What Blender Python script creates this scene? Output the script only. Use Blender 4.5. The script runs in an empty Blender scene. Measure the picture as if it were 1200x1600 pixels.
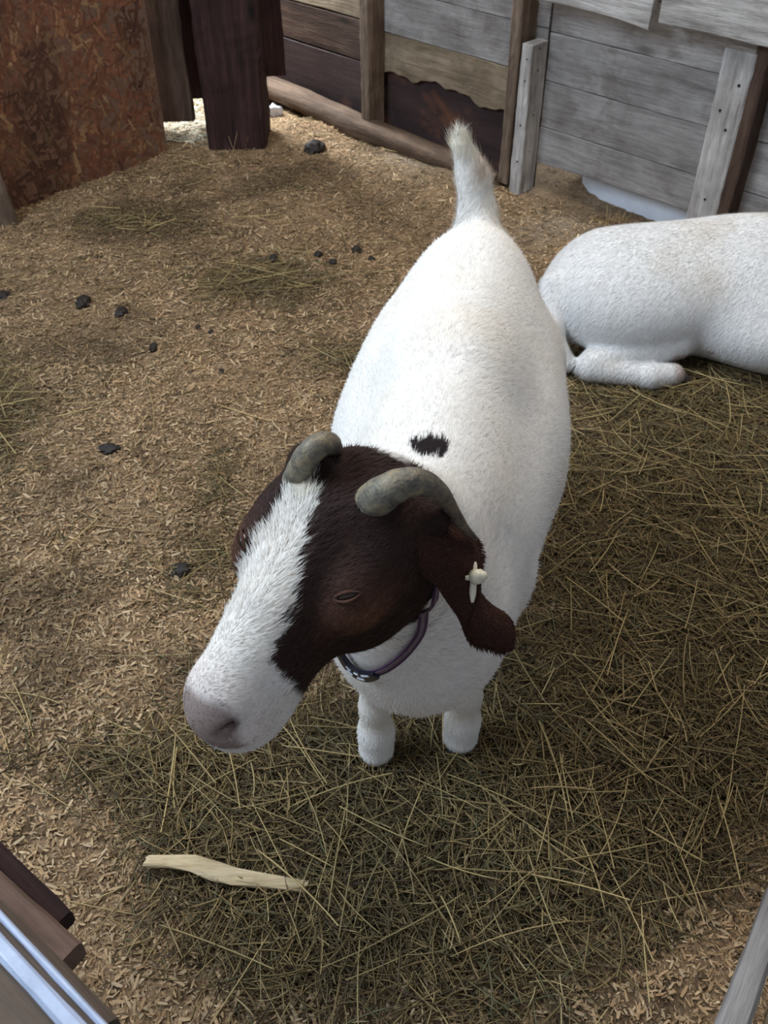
import bpy, bmesh, math, random
import numpy as np
from mathutils import Vector, Matrix

# ------------------------------------------------------------------ camera, world, lights, exposure
SC = bpy.context.scene
COL = SC.collection
FPX = 1450.0; PITCH = math.radians(42.2); CAMH = 1.45
cam_data = bpy.data.cameras.new('camera'); cam = bpy.data.objects.new('camera', cam_data); COL.objects.link(cam)
cam_data.sensor_fit = 'VERTICAL'; cam_data.sensor_height = 24.0
cam_data.lens = 24.0 * FPX / 1600.0
cam_data.clip_start = 0.02
cam.location = (0, 0, CAMH); cam.rotation_euler = (math.radians(90) - PITCH, 0, 0)
cam_data.dof.use_dof = True; cam_data.dof.focus_distance = 1.0
cam_data.dof.aperture_fstop = 21.75 / 1.9
SC.camera = cam
SC.view_settings.view_transform = 'Standard'; SC.view_settings.look = 'None'
SC.view_settings.exposure = 0.42; SC.view_settings.gamma = 1.0; SC.view_settings.use_curve_mapping = False

world = bpy.data.worlds.new('world'); SC.world = world; world.use_nodes = True
world.node_tree.nodes['Background'].inputs[0].default_value = (0.78, 0.86, 1.0, 1)
world.node_tree.nodes['Background'].inputs[1].default_value = 0.22

def area(name, loc, target, size, size_y, power, color):
    d = bpy.data.lights.new(name, 'AREA'); d.shape = 'RECTANGLE'; d.size = size; d.size_y = size_y
    d.energy = power; d.color = color
    o = bpy.data.objects.new(name, d); COL.objects.link(o); o.location = loc
    o.rotation_euler = (Vector(target) - Vector(loc)).to_track_quat('-Z', 'Y').to_euler()
    return o
area('daylight_left_opening', (-2.3, 1.2, 2.5), (0.3, 1.8, 0.2), 1.8, 1.4, 78, (0.72, 0.85, 1.0))
area('warm_overhead_fill', (0.4, 2.4, 3.2), (0.2, 1.8, 0.0), 1.6, 1.6, 46, (1.0, 0.93, 0.84))  # soft warm fill lamp added above the pen
area('daylight_stand_in_gap', (-1.15, 4.9, 1.3), (-0.75, 4.05, 0.0), 0.5, 0.5, 95, (0.9, 0.95, 1.0))  # small lamp added over the outdoor straw, standing in for daylight
area('daylight_outside_right', (1.5, 4.2, 1.2), (0.9, 3.35, 0.0), 0.6, 0.6, 20, (0.68, 0.82, 1.0))

rng = np.random.default_rng(11)

#<SDF>
# ------------------------------------------------------------------ numeric helpers
def hash3(i, j, k, s=0):
    n = (i * 374761393 + j * 668265263 + k * 2147483647 + s * 974711) & 0xffffffff
    n = ((n ^ (n >> 13)) * 1274126177) & 0xffffffff
    return ((n ^ (n >> 16)) & 0xffff) / 65535.0

def vnoise(P, scale, seed=0):
    """smooth value noise, 0..1"""
    Q = P * scale; I = np.floor(Q).astype(np.int64); Fq = Q - I; Fq = Fq * Fq * (3 - 2 * Fq)
    r = 0
    for a in (0, 1):
        for b in (0, 1):
            for c in (0, 1):
                w = (Fq[:, 0] if a else 1 - Fq[:, 0]) * (Fq[:, 1] if b else 1 - Fq[:, 1]) * (Fq[:, 2] if c else 1 - Fq[:, 2])
                r = r + w * hash3(I[:, 0] + a, I[:, 1] + b, I[:, 2] + c, seed)
    return r

def fbm(P, scale, seed=0, n=3):
    r = 0; a = 1; t = 0
    for k in range(n):
        r = r + a * vnoise(P, scale * 2 ** k, seed + k); t += a; a *= 0.5
    return r / t

def smooth(x, a, b):
    t = np.clip((x - a) / (b - a), 0, 1); return t * t * (3 - 2 * t)

def nrm(v):
    v = np.asarray(v, float); return v / np.linalg.norm(v)

class Shape:
    """a smooth union of ellipsoids and tapered capsules"""
    def __init__(self): self.pr = []
    def ell(self, c, r, R=None, k=0.03, sub=False):
        self.pr.append(('e', np.array(c, float), np.array(r, float), np.eye(3) if R is None else np.array(R, float), k, sub))
    def cone(self, a, b, ra, rb, k=0.03, sub=False):
        self.pr.append(('c', np.array(a, float), np.array(b, float), (ra, rb), k, sub))
    def chain(self, pts, k=0.03):
        for p, q in zip(pts[:-1], pts[1:]): self.cone(p[0], q[0], p[1], q[1], k)
    def __call__(self, P):
        d = None
        for s in self.pr:
            if s[0] == 'e':
                L = (P - s[1]) @ s[3].T
                k0 = np.sqrt(((L / s[2]) ** 2).sum(1)) + 1e-9
                k1 = np.sqrt(((L / s[2] ** 2) ** 2).sum(1)) + 1e-9
                v = k0 * (k0 - 1) / k1
            else:
                ab = s[2] - s[1]; pa = P - s[1]
                h = np.clip((pa @ ab) / (ab @ ab), 0, 1)
                v = np.linalg.norm(pa - h[:, None] * ab, axis=1) - (s[3][0] + (s[3][1] - s[3][0]) * h)
            if d is None: d = v; continue
            k = s[4]
            if s[5]:
                h = np.maximum(k - np.abs(-v - d), 0) / k
                d = np.maximum(d, -v) + h * h * k * 0.25
            else:
                h = np.maximum(k - np.abs(d - v), 0) / k
                d = np.minimum(d, v) - h * h * k * 0.25
        return d
    def grad(self, P, e=0.0015):
        G = np.stack([self(P + np.eye(3)[i] * e) - self(P - np.eye(3)[i] * e) for i in range(3)], 1)
        return G / (np.linalg.norm(G, axis=1)[:, None] + 1e-12)
    def surface(self, lo, hi, h):
        lo = np.array(lo, float); hi = np.array(hi, float); B = 4
        nb = np.ceil((hi - lo) / (h * B)).astype(int)
        ax = [lo[i] + (np.arange(nb[i]) + 0.5) * h * B for i in range(3)]
        G = np.stack(np.meshgrid(*ax, indexing='ij'), -1).reshape(-1, 3)
        cd = self(G).reshape(nb)
        F = np.repeat(np.repeat(np.repeat(cd, B, 0), B, 1), B, 2).astype(np.float32)
        act = np.abs(F) < h * B * 1.9
        idx = np.argwhere(act)
        P = lo + (idx + 0.5) * h
        F[act] = np.concatenate([self(c) for c in np.array_split(P, max(1, len(P) // 200000))]).astype(np.float32)
        S = F < 0
        c = [S[i:S.shape[0] - 1 + i, j:S.shape[1] - 1 + j, k:S.shape[2] - 1 + k] for i in (0, 1) for j in (0, 1) for k in (0, 1)]
        cnt = sum(x.astype(np.int8) for x in c)
        cells = np.argwhere((cnt > 0) & (cnt < 8))
        vid = -np.ones(cnt.shape, np.int64); vid[tuple(cells.T)] = np.arange(len(cells))
        V = np.zeros((len(cells), 3)); W = np.zeros(len(cells))
        cor = [(i, j, k) for i in (0, 1) for j in (0, 1) for k in (0, 1)]
        for a in cor:
            for d in range(3):
                if a[d]: continue
                b = list(a); b[d] = 1
                fa = F[tuple((cells + a).T)]; fb = F[tuple((cells + b).T)]
                m = (fa < 0) != (fb < 0)
                t = fa[m] / (fa[m] - fb[m]); q = np.tile(np.array(a, float), (m.sum(), 1)); q[:, d] += t
                V[m] += q; W[m] += 1
        V = lo + (cells + V / W[:, None] + 0.5) * h
        quads = []
        for d in range(3):
            u, w = (d + 1) % 3, (d + 2) % 3
            sl0 = [slice(None)] * 3; sl1 = [slice(None)] * 3; sl0[d] = slice(0, -1); sl1[d] = slice(1, None)
            A_, B_ = S[tuple(sl0)], S[tuple(sl1)]
            for flip in (False, True):
                e = np.argwhere((A_ & ~B_) if not flip else (~A_ & B_))
                e = e[(e[:, u] > 0) & (e[:, w] > 0) & (e[:, u] < S.shape[u] - 1) & (e[:, w] < S.shape[w] - 1)]
                o = np.zeros(3, int); q = []
                for du, dw in ((-1, -1), (0, -1), (0, 0), (-1, 0)):
                    o = np.zeros(3, int); o[u] = du; o[w] = dw; q.append(vid[tuple((e + o).T)])
                q = np.stack(q, 1); quads.append(q[:, ::-1] if flip else q)
        Q = np.concatenate(quads); Q = Q[(Q >= 0).all(1)]
        for _ in range(2):
            V = V - self.grad(V) * self(V)[:, None] * 0.9
        return V, Q

# ------------------------------------------------------------------ the standing goat
A0 = np.array([0.06, 0.94, 0.0]); AX = nrm([0.12, 0.70, 0]); BX = np.array([AX[1], -AX[0], 0])
def gb(a, b, z): return A0 + AX * a + BX * b + np.array([0, 0, z])
RB = np.array([AX, BX, [0, 0, 1]])
HM = np.array([-0.0410, 0.626, 0.915])
HF = nrm([-0.119, -0.165, -0.109]); HL = np.array([0.9, -0.66, 0.017]); HL = nrm(HL - HF * (HL @ HF)); HU = np.cross(HF, HL)
def hd(f, l, u): return HM + HF * f + HL * l + HU * u
RH = np.array([HF, HL, HU])
def to_head(P): return (P - HM) @ RH.T
def to_body(P): return (P - A0) @ RB.T

def goat_shape():
    s = Shape()
    s.ell(gb(0.36, -0.004, 0.44), (0.33, 0.206, 0.215), RB)
    s.ell(gb(0.04, 0.0, 0.50), (0.19, 0.145, 0.19), RB, k=0.12)
    s.ell(gb(0.58, -0.004, 0.52), (0.17, 0.125, 0.145), RB, k=0.14)
    s.chain([(gb(0.0, 0, 0.655), 0.055), (gb(0.3, 0, 0.635), 0.06), (gb(0.62, 0, 0.625), 0.05), (gb(0.70, 0.0, 0.63), 0.04)], k=0.10)
    s.ell(gb(-0.10, 0.005, 0.47), (0.115, 0.112, 0.12), RB, k=0.07)
    # neck
    s.cone(gb(0.0, 0, 0.56), hd(-0.02, 0.0, -0.12), 0.098, 0.052, k=0.06)
    s.cone(gb(-0.13, 0.0, 0.545), hd(-0.01, 0.0, -0.13), 0.112, 0.058, k=0.05)
    # tail
    s.chain([(gb(0.70, -0.004, 0.64), 0.038), (gb(0.735, -0.010, 0.70), 0.028), (gb(0.745, -0.022, 0.76), 0.024), (gb(0.735, -0.048, 0.822), 0.017)], k=0.035)
    for q in (-1, 1):
        e = -0.005 if q < 0 else 0.045
        s.chain([(gb(0.04, q * 0.085, 0.44), 0.068), (gb(e, q * 0.080, 0.27), 0.032), (gb(e, q * 0.076, 0.14), 0.020),
                 (gb(e - 0.005, q * 0.073, 0.080), 0.025), (gb(e - 0.010, q * 0.072, 0.036), 0.031)], k=0.03)
        s.cone(gb(0.60, q * 0.07, 0.46), gb(0.54, q * 0.095, 0.345), 0.10, 0.070, k=0.06)
        s.cone(gb(0.62, q * 0.075, 0.45), gb(0.665, q * 0.088, 0.27), 0.085, 0.036, k=0.06)
        s.chain([(gb(0.54, q * 0.095, 0.345), 0.062), (gb(0.685, q * 0.09, 0.245), 0.033),
                 (gb(0.675, q * 0.088, 0.13), 0.022), (gb(0.668, q * 0.088, 0.07), 0.027), (gb(0.655, q * 0.088, 0.036), 0.030)], k=0.03)
    # head
    s.ell(hd(0.015, 0, -0.058), (0.075, 0.070, 0.060), RH, k=0.04)
    s.cone(hd(0.04, 0, -0.056), hd(0.19, 0, -0.046), 0.054, 0.038, k=0.03)
    s.ell(hd(0.12, 0, -0.036), (0.10, 0.032, 0.038), RH, k=0.03)
    s.cone(hd(0.0, 0, -0.115), hd(0.19, -0.003, -0.090), 0.045, 0.024, k=0.04)
    for q in (-1, 1):
        s.ell(hd(0.078, q * 0.056, -0.036), (0.030, 0.020, 0.020), RH, k=0.025)
        s.ell(hd(0.030, q * 0.042, -0.105), (0.078, 0.032, 0.064), RH, k=0.035)
        s.ell(hd(0.040, q * 0.052, -0.046), (0.050, 0.030, 0.030), RH, k=0.03)
        hl = 0.034
        s.cone(hd(0.002, q * hl, -0.020), hd(-0.010, q * hl * 1.15, -0.006), 0.022, 0.017, k=0.02)
        s.cone(hd(-0.01, q * 0.05, -0.05), hd(-0.02, q * 0.072, -0.048), 0.024, 0.018, k=0.02)
    s.ell(hd(0.211, -0.005, -0.055), (0.038, 0.041, 0.041), RH, k=0.02)
    s.ell(hd(0.190, -0.003, -0.076), (0.042, 0.038, 0.030), RH, k=0.02)
    s.ell(hd(0.216, -0.008, -0.083), (0.031, 0.033, 0.029), RH, k=0.018)
    s.ell(hd(0.203, -0.006, -0.109), (0.028, 0.025, 0.017), RH, k=0.010)
    for q in (-1, 1):
        s.cone(hd(0.236, q * 0.022 - 0.004, -0.034), hd(0.222, q * 0.030 - 0.004, -0.024), 0.0042, 0.0035, k=0.006, sub=True)
    return s
#</SDF>
# ------------------------------------------------------------------ scene helpers
CP, SP = math.cos(PITCH), math.sin(PITCH)
def ray(u, v):
    x = (u - 600) / FPX; y = -(v - 800) / FPX
    return np.array([x, CP + SP * y, -SP + CP * y])
def Pz(u, v, z=0.0):
    r = ray(u, v); return np.array([0, 0, CAMH]) + r * (z - CAMH) / r[2]
def Pt(u, v, t):
    return np.array([0, 0, CAMH]) + ray(u, v) * t
def proj(P):
    q = P - np.array([0, 0, CAMH]); d = q[:, 1] * CP - q[:, 2] * SP; y = q[:, 1] * SP + q[:, 2] * CP
    d = np.maximum(d, 0.05)
    return 600 + FPX * q[:, 0] / d, 800 - FPX * y / d

def mesh_np(name, V, quads=None, tris=None, cols=None, mat=None, parent=None, smooth_=True):
    me = bpy.data.meshes.new(name)
    V = np.asarray(V, np.float32)
    me.vertices.add(len(V)); me.vertices.foreach_set('co', V.ravel())
    idx = []; tot = []
    if quads is not None and len(quads): idx.append(np.asarray(quads).ravel()); tot.append(np.full(len(quads), 4))
    if tris is not None and len(tris): idx.append(np.asarray(tris).ravel()); tot.append(np.full(len(tris), 3))
    idx = np.concatenate(idx).astype(np.int32); tot = np.concatenate(tot).astype(np.int32)
    me.loops.add(len(idx)); me.loops.foreach_set('vertex_index', idx)
    me.polygons.add(len(tot)); st = np.concatenate([[0], np.cumsum(tot)[:-1]]).astype(np.int32)
    me.polygons.foreach_set('loop_start', st); me.polygons.foreach_set('loop_total', tot)
    me.polygons.foreach_set('use_smooth', np.full(len(tot), smooth_))
    me.update(); me.validate()
    if cols is not None:
        at = me.color_attributes.new('Col', 'FLOAT_COLOR', 'POINT')
        c = np.ones((len(V), 4), np.float32); c[:, :3] = cols; at.data.foreach_set('color', c.ravel())
    o = bpy.data.objects.new(name, me); COL.objects.link(o)
    if mat: me.materials.append(mat)
    if parent: o.parent = parent
    return o

def empty(name, loc=(0, 0, 0)):
    o = bpy.data.objects.new(name, None); COL.objects.link(o); o.location = loc; o.empty_display_size = 0.05
    bpy.context.view_layer.update()
    return o
def adopt(child, root):
    """parent a mesh built in world coordinates to a thing's empty"""
    child.parent = root; child.location = Vector(child.location) - Vector(root.location); return child
def tag(o, label=None, cat=None, group=None, kind=None):
    for k, v in (('label', label), ('category', cat), ('group', group), ('kind', kind)):
        if v: o[k] = v
    return o

# ------------------------------------------------------------------ materials
def new_mat(name):
    m = bpy.data.materials.new(name); m.use_nodes = True
    nt = m.node_tree; return m, nt, nt.nodes['Principled BSDF']
def N(nt, t, **kw):
    n = nt.nodes.new(t)
    for k, v in kw.items(): setattr(n, k, v)
    return n
def ramp(nt, stops):
    r = N(nt, 'ShaderNodeValToRGB'); e = r.color_ramp.elements
    e[0].position, e[0].color = stops[0][0], (*stops[0][1], 1)
    e[1].position, e[1].color = stops[-1][0], (*stops[-1][1], 1)
    for p, c in stops[1:-1]:
        x = e.new(p); x.color = (*c, 1)
    return r
def noise(nt, vec, scale, detail=4, rough=0.6, dist=0.0):
    n = N(nt, 'ShaderNodeTexNoise'); n.inputs['Scale'].default_value = scale; n.inputs['Detail'].default_value = detail
    n.inputs['Roughness'].default_value = rough; n.inputs['Distortion'].default_value = dist
    nt.links.new(vec, n.inputs['Vector']); return n
def mixc(nt, a, b, f, mode='MIX'):
    m = N(nt, 'ShaderNodeMix', data_type='RGBA', blend_type=mode)
    for s, v in ((m.inputs[0], f), (m.inputs[6], a), (m.inputs[7], b)):
        if isinstance(v, (float, int)): s.default_value = v
        elif isinstance(v, tuple): s.default_value = (*v, 1)
        else: nt.links.new(v, s)
    return m.outputs[2]
def bump(nt, b, h, strength, dist=0.002):
    n = N(nt, 'ShaderNodeBump'); n.inputs['Strength'].default_value = strength; n.inputs['Distance'].default_value = dist
    nt.links.new(h, n.inputs['Height']); nt.links.new(n.outputs[0], b.inputs['Normal'])

def wood(name, dark, mid, light, stain=None, stain_amt=0.5, rough=0.85, grain=30, bmp=0.6, knots=True):
    m, nt, b = new_mat(name)
    tc = N(nt, 'ShaderNodeTexCoord'); oi = N(nt, 'ShaderNodeObjectInfo')
    off = N(nt, 'ShaderNodeVectorMath', operation='SCALE'); off.inputs[0].default_value = (7.3, 3.1, 5.7); nt.links.new(oi.outputs['Random'], off.inputs['Scale'])
    ad = N(nt, 'ShaderNodeVectorMath', operation='ADD'); nt.links.new(tc.outputs['Object'], ad.inputs[0]); nt.links.new(off.outputs[0], ad.inputs[1])
    mp = N(nt, 'ShaderNodeMapping'); mp.inputs['Scale'].default_value = (0.09, 1, 1); nt.links.new(ad.outputs[0], mp.inputs[0])
    w = noise(nt, ad.outputs[0], 5, 2, 0.5)
    wv = mixc(nt, mp.outputs[0], w.outputs['Color'], 0.02)
    n1 = noise(nt, wv, grain, 6, 0.65); n2 = noise(nt, mp.outputs[0], grain * 5, 3, 0.7); n3 = noise(nt, ad.outputs[0], 6, 5, 0.65)
    r = ramp(nt, [(0.30, dark), (0.50, mid), (0.72, light)]); nt.links.new(n1.outputs['Fac'], r.inputs[0])
    fr = ramp(nt, [(0.35, (0.55, 0.55, 0.55)), (0.6, (1.15, 1.15, 1.15))]); nt.links.new(n2.outputs['Fac'], fr.inputs[0])
    c = mixc(nt, r.outputs[0], fr.outputs[0], 0.38, 'MULTIPLY')
    pr = ramp(nt, [(0.35, (0.68, 0.66, 0.64)), (0.65, (1.12, 1.12, 1.12))]); nt.links.new(n3.outputs['Fac'], pr.inputs[0])
    c = mixc(nt, c, pr.outputs[0], 0.8, 'MULTIPLY')
    if knots:
        mk = N(nt, 'ShaderNodeMapping'); mk.inputs['Scale'].default_value = (2.2, 7, 7); nt.links.new(ad.outputs[0], mk.inputs[0])
        vo = N(nt, 'ShaderNodeTexVoronoi'); vo.inputs['Scale'].default_value = 1.0; nt.links.new(mk.outputs[0], vo.inputs['Vector'])
        kr = ramp(nt, [(0.05, (1, 1, 1)), (0.13, (0, 0, 0))]); nt.links.new(vo.outputs['Distance'], kr.inputs[0])
        c = mixc(nt, c, tuple(x * 0.45 for x in dark), kr.outputs[0])
    if stain:
        n4 = noise(nt, ad.outputs[0], 3.3, 6, 0.7, 0.4)
        sr = ramp(nt, [(0.52, (0, 0, 0)), (0.62, (stain_amt,) * 3)]); nt.links.new(n4.outputs['Fac'], sr.inputs[0])
        c = mixc(nt, c, stain, sr.outputs[0])
    nt.links.new(c, b.inputs['Base Color']); b.inputs['Roughness'].default_value = rough
    b.inputs['Specular IOR Level'].default_value = 0.25
    hm = N(nt, 'ShaderNodeMath', operation='ADD'); nt.links.new(n1.outputs['Fac'], hm.inputs[0]); nt.links.new(n2.outputs['Fac'], hm.inputs[1])
    bump(nt, b, hm.outputs[0], bmp, 0.003)
    return m

def attr_mat(name, rough=0.8, spec=0.3, var=0.0, vs=60, sheen=0.0, bmp=0.0, trans=0.0):
    m, nt, b = new_mat(name)
    a = N(nt, 'ShaderNodeAttribute', attribute_name='Col'); c = a.outputs['Color']
    tc = N(nt, 'ShaderNodeTexCoord')
    if var:
        n = noise(nt, tc.outputs['Object'], vs, 4, 0.6)
        r = ramp(nt, [(0.3, (1 - var,) * 3), (0.7, (1 + var * 0.4,) * 3)]); nt.links.new(n.outputs['Fac'], r.inputs[0])
        c = mixc(nt, c, r.outputs[0], 1.0, 'MULTIPLY')
        if bmp: bump(nt, b, n.outputs['Fac'], bmp, 0.002)
    nt.links.new(c, b.inputs['Base Color']); b.inputs['Roughness'].default_value = rough
    b.inputs['Specular IOR Level'].default_value = spec
    if trans:
        tr = N(nt, 'ShaderNodeBsdfTranslucent'); nt.links.new(c, tr.inputs['Color'])
        mx = N(nt, 'ShaderNodeMixShader'); mx.inputs[0].default_value = trans
        nt.links.new(b.outputs[0], mx.inputs[1]); nt.links.new(tr.outputs[0], mx.inputs[2])
        nt.links.new(mx.outputs[0], nt.nodes['Material Output'].inputs['Surface'])
    return m
def plain(name, col, rough=0.6, metal=0.0, spec=0.4, var=0.25, vs=25, bmp=0.2):
    m, nt, b = new_mat(name)
    tc = N(nt, 'ShaderNodeTexCoord'); n = noise(nt, tc.outputs['Object'], vs, 5, 0.65)
    r = ramp(nt, [(0.3, tuple(x * (1 - var) for x in col)), (0.7, tuple(min(1, x * (1 + var * 0.5)) for x in col))])
    nt.links.new(n.outputs['Fac'], r.inputs[0]); nt.links.new(r.outputs[0], b.inputs['Base Color'])
    b.inputs['Roughness'].default_value = rough; b.inputs['Metallic'].default_value = metal; b.inputs['Specular IOR Level'].default_value = spec
    bump(nt, b, n.outputs['Fac'], bmp, 0.002)
    return m

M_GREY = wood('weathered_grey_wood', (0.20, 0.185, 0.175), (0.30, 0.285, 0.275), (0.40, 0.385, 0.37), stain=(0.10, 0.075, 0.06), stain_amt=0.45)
M_PALE = wood('pale_rough_wood', (0.21, 0.195, 0.18), (0.40, 0.38, 0.36), (0.60, 0.585, 0.56), bmp=0.9)
M_TAN = wood('tan_stained_wood', (0.16, 0.12, 0.08), (0.30, 0.24, 0.165), (0.44, 0.37, 0.27), stain=(0.13, 0.09, 0.06), stain_amt=0.5)
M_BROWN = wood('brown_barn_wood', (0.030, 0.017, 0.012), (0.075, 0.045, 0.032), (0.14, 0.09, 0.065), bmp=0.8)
M_STUD = wood('old_brown_stud_wood', (0.07, 0.045, 0.03), (0.15, 0.105, 0.075), (0.25, 0.19, 0.14), bmp=0.6)
M_DARK = wood('dark_red_barn_wood', (0.014, 0.007, 0.007), (0.036, 0.016, 0.015), (0.075, 0.036, 0.032), bmp=0.9)
M_LOG = wood('worn_log_wood', (0.05, 0.032, 0.02), (0.115, 0.075, 0.05), (0.19, 0.135, 0.09), bmp=0.8)
M_RUST = wood('rusty_sheet', (0.030, 0.020, 0.020), (0.048, 0.030, 0.030), (0.070, 0.042, 0.038), stain=(0.15, 0.062, 0.036), stain_amt=0.75, grain=6, knots=False, rough=0.7)
M_CHIPW = wood('raw_split_wood', (0.36, 0.27, 0.15), (0.58, 0.46, 0.28), (0.74, 0.62, 0.42), knots=False, bmp=0.8)
M_NAIL = plain('nail_rust', (0.02, 0.015, 0.013), 0.7)

def beam(name, p0, p1, w, t, wdir, mat, seed=0, wob=0.0015, seg=None, edge=None, parent=None, holes=None, bev=0.004):
    """a sawn board from p0 to p1 (centre line), w wide along wdir, t thick; edge(x01)->extra offset of its lower edge"""
    p0 = np.array(p0, float); p1 = np.array(p1, float); L = np.linalg.norm(p1 - p0); X = (p1 - p0) / L
    Y = np.array(wdir, float); Y = Y - X * (Y @ X); Y /= np.linalg.norm(Y); Z = np.cross(X, Y)
    seg = seg or max(4, int(L / 0.025)); xs = np.linspace(0, L, seg + 1)
    b = min(bev, t * 0.3, w * 0.3); hw, ht = w / 2, t / 2
    prof = [(-hw + b, -ht), (-hw / 3, -ht), (hw / 3, -ht), (hw - b, -ht), (hw, -ht + b), (hw, ht - b), (hw - b, ht), (hw / 3, ht), (-hw / 3, ht), (-hw + b, ht), (-hw, ht - b), (-hw, -ht + b)]
    V = []; n = len(prof)
    r = np.random.default_rng(seed + 77)
    ph = r.uniform(0, 6.28, 6)
    for x in xs:
        dy = wob * (math.sin(x * 9 + ph[0]) + 0.6 * math.sin(x * 23 + ph[1])); dz = wob * math.sin(x * 7 + ph[2])
        e = edge(x / L) if edge else 0.0
        for (y, z) in prof:
            j = r.normal(0, wob * 0.5, 2)
            yy = y + (dy + j[0]) * (1 if y > 0 else -1)
            if y < 0: yy += e * (abs(y) / hw)
            V.append((x, yy, z + dz + j[1] * 0.4))
    V = np.array(V); Q = []
    for i in range(seg):
        for k in range(n):
            a = i * n + k; c = i * n + (k + 1) % n; Q.append((a, a + n, c + n, c))
    bm = bmesh.new(); vs = [bm.verts.new(v) for v in V]
    for q in Q: bm.faces.new([vs[i] for i in q])
    bm.faces.new([vs[i] for i in range(n)]); bm.faces.new([vs[seg * n + i] for i in reversed(range(n))])
    bmesh.ops.recalc_face_normals(bm, faces=bm.faces)
    me = bpy.data.meshes.new(name); bm.to_mesh(me); bm.free(); me.materials.append(mat)
    o = bpy.data.objects.new(name, me); COL.objects.link(o)
    M = Matrix(((X[0], Y[0], Z[0], p0[0]), (X[1], Y[1], Z[1], p0[1]), (X[2], Y[2], Z[2], p0[2]), (0, 0, 0, 1)))
    if parent: o.parent = parent; M = parent.matrix_world.inverted() @ M
    o.matrix_basis = M
    return o
def disc(name, p, nrm_, r, mat, parent, h=0.002):
    bm = bmesh.new(); bmesh.ops.create_cone(bm, cap_ends=True, segments=12, radius1=r, radius2=r * 0.75, depth=h)
    me = bpy.data.meshes.new(name); bm.to_mesh(me); bm.free(); me.materials.append(mat)
    o = bpy.data.objects.new(name, me); COL.objects.link(o)
    M = Matrix.Translation(Vector(p)) @ Vector(nrm_).to_track_quat('Z', 'Y').to_matrix().to_4x4()
    o.parent = parent; o.matrix_basis = parent.matrix_world.inverted() @ M; return o

# ------------------------------------------------------------------ ground
def gz(x, y):
    x = np.asarray(x, float); y = np.asarray(y, float)
    P = np.stack([x.ravel(), y.ravel(), 0 * x.ravel()], 1)
    z = (fbm(P, 3.0, 5, 3) - 0.5) * 0.036 + (fbm(P, 22.0, 9, 3) - 0.5) * 0.018 + (fbm(P, 90.0, 3, 2) - 0.5) * 0.006
    z = z.reshape(x.shape)
    def g(cx, cy, r, h): return h * np.exp(-((x - cx) ** 2 + (y - cy) ** 2) / (2 * r * r))
    z = z * (1 - 0.6 * np.clip(g(-0.75, 3.95, 0.3, 1.0), 0, 1)) + g(-0.36, 3.98, 0.10, 0.045) + g(-1.15, 3.25, 0.2, 0.02)
    flat = np.exp(-((x - 0.12) ** 2 + (y - 3.72) ** 2) / (2 * 0.14 ** 2))
    hay = g(0.45, 1.2, 0.28, 0.02) + g(0.12, 0.72, 0.22, 0.015)
    k = np.exp(-((x - 0.06) ** 2 + (y - 0.95) ** 2) / (2 * 0.10 ** 2))
    k2 = np.exp(-((x - 0.9) ** 2 / (2 * 0.35 ** 2) + (y - 2.35) ** 2 / (2 * 0.18 ** 2)))
    return (z * (1 - 0.7 * flat) + hay) * (1 - np.clip(k * 1.1, 0, 1)) * (1 - np.clip(k2, 0, 1)) - 0.002

BLOBS = [(1040, 760, 170, 120, 1.0), (1080, 960, 190, 160, 1.1), (960, 1180, 240, 130, .8), (720, 1270, 300, 110, 1.0), (560, 1330, 230, 120, .9),
         (500, 1480, 230, 110, .6), (850, 1450, 220, 130, .9), (330, 1240, 120, 70, .6), (400, 440, 80, 26, .55), (545, 555, 60, 22, .45), (8, 650, 30, 70, .5),
         (345, 745, 22, 45, .35), (320, 880, 60, 50, .35), (150, 1190, 110, 40, .35), (430, 1150, 90, 40, .5), (1090, 625, 130, 22, .9), (60, 620, 60, 20, .2),
         (200, 350, 90, 14, .25), (1130, 1520, 90, 60, -.9), (60, 1400, 110, 120, -.5), (250, 1580, 90, 40, -.4), (1000, 330, 40, 12, .3), (980, 1560, 90, 40, -.35)]
def hay_density(P):
    u, v = proj(P); d = np.full(len(P), 0.035)
    for (a, b, ru, rv, w) in BLOBS: d = d + w * np.exp(-(((u - a) / ru) ** 2 + ((v - b) / rv) ** 2) / 1.4)
    return np.clip(d * (0.45 + 1.15 * fbm(P, 9, 88, 3)) , 0.01, 1.3)
def bare(P):
    a = 1.3 * np.exp(-(((P[:, 0] - 0.13) / 0.17) ** 2 + ((P[:, 1] - 3.72) / 0.13) ** 2) * 1.3)
    q = (P[:, :2] - np.array([0.60, 3.10])) @ np.array([[0.71, 0.704], [-0.704, 0.71]]).T
    a = a + 0.9 * np.exp(-((q[:, 0] / 0.28) ** 2 + (q[:, 1] / 0.10) ** 2))
    a = a + 0.8 * np.exp(-(((P[:, 0] - 0.98) / 0.4) ** 2 + ((P[:, 1] - 2.16) / 0.06) ** 2))
    return np.clip(a * (0.6 + 0.8 * fbm(P, 14, 31, 2)), 0, 1)
nx, ny = 380, 430
gx, gy = np.meshgrid(np.linspace(-2.3, 2.3, nx), np.linspace(-0.25, 4.9, ny), indexing='ij')
gV = np.stack([gx.ravel(), gy.ravel(), gz(gx, gy).ravel()], 1)
ii, jj = np.meshgrid(np.arange(nx - 1), np.arange(ny - 1), indexing='ij'); a = (ii * ny + jj).ravel()
gQ = np.stack([a, a + ny, a + ny + 1, a + 1], 1)
hd_ = np.clip(hay_density(gV), 0, 1)[:, None]; br_ = bare(gV)[:, None]
pn = fbm(gV, 5, 41, 3)[:, None]; pn2 = fbm(gV, 24, 47, 3)[:, None]
gc = np.array([0.31, 0.21, 0.125]) * (0.75 + 0.5 * pn)
gc = gc * (1 - hd_) + np.array([0.10, 0.070, 0.038]) * hd_
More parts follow.
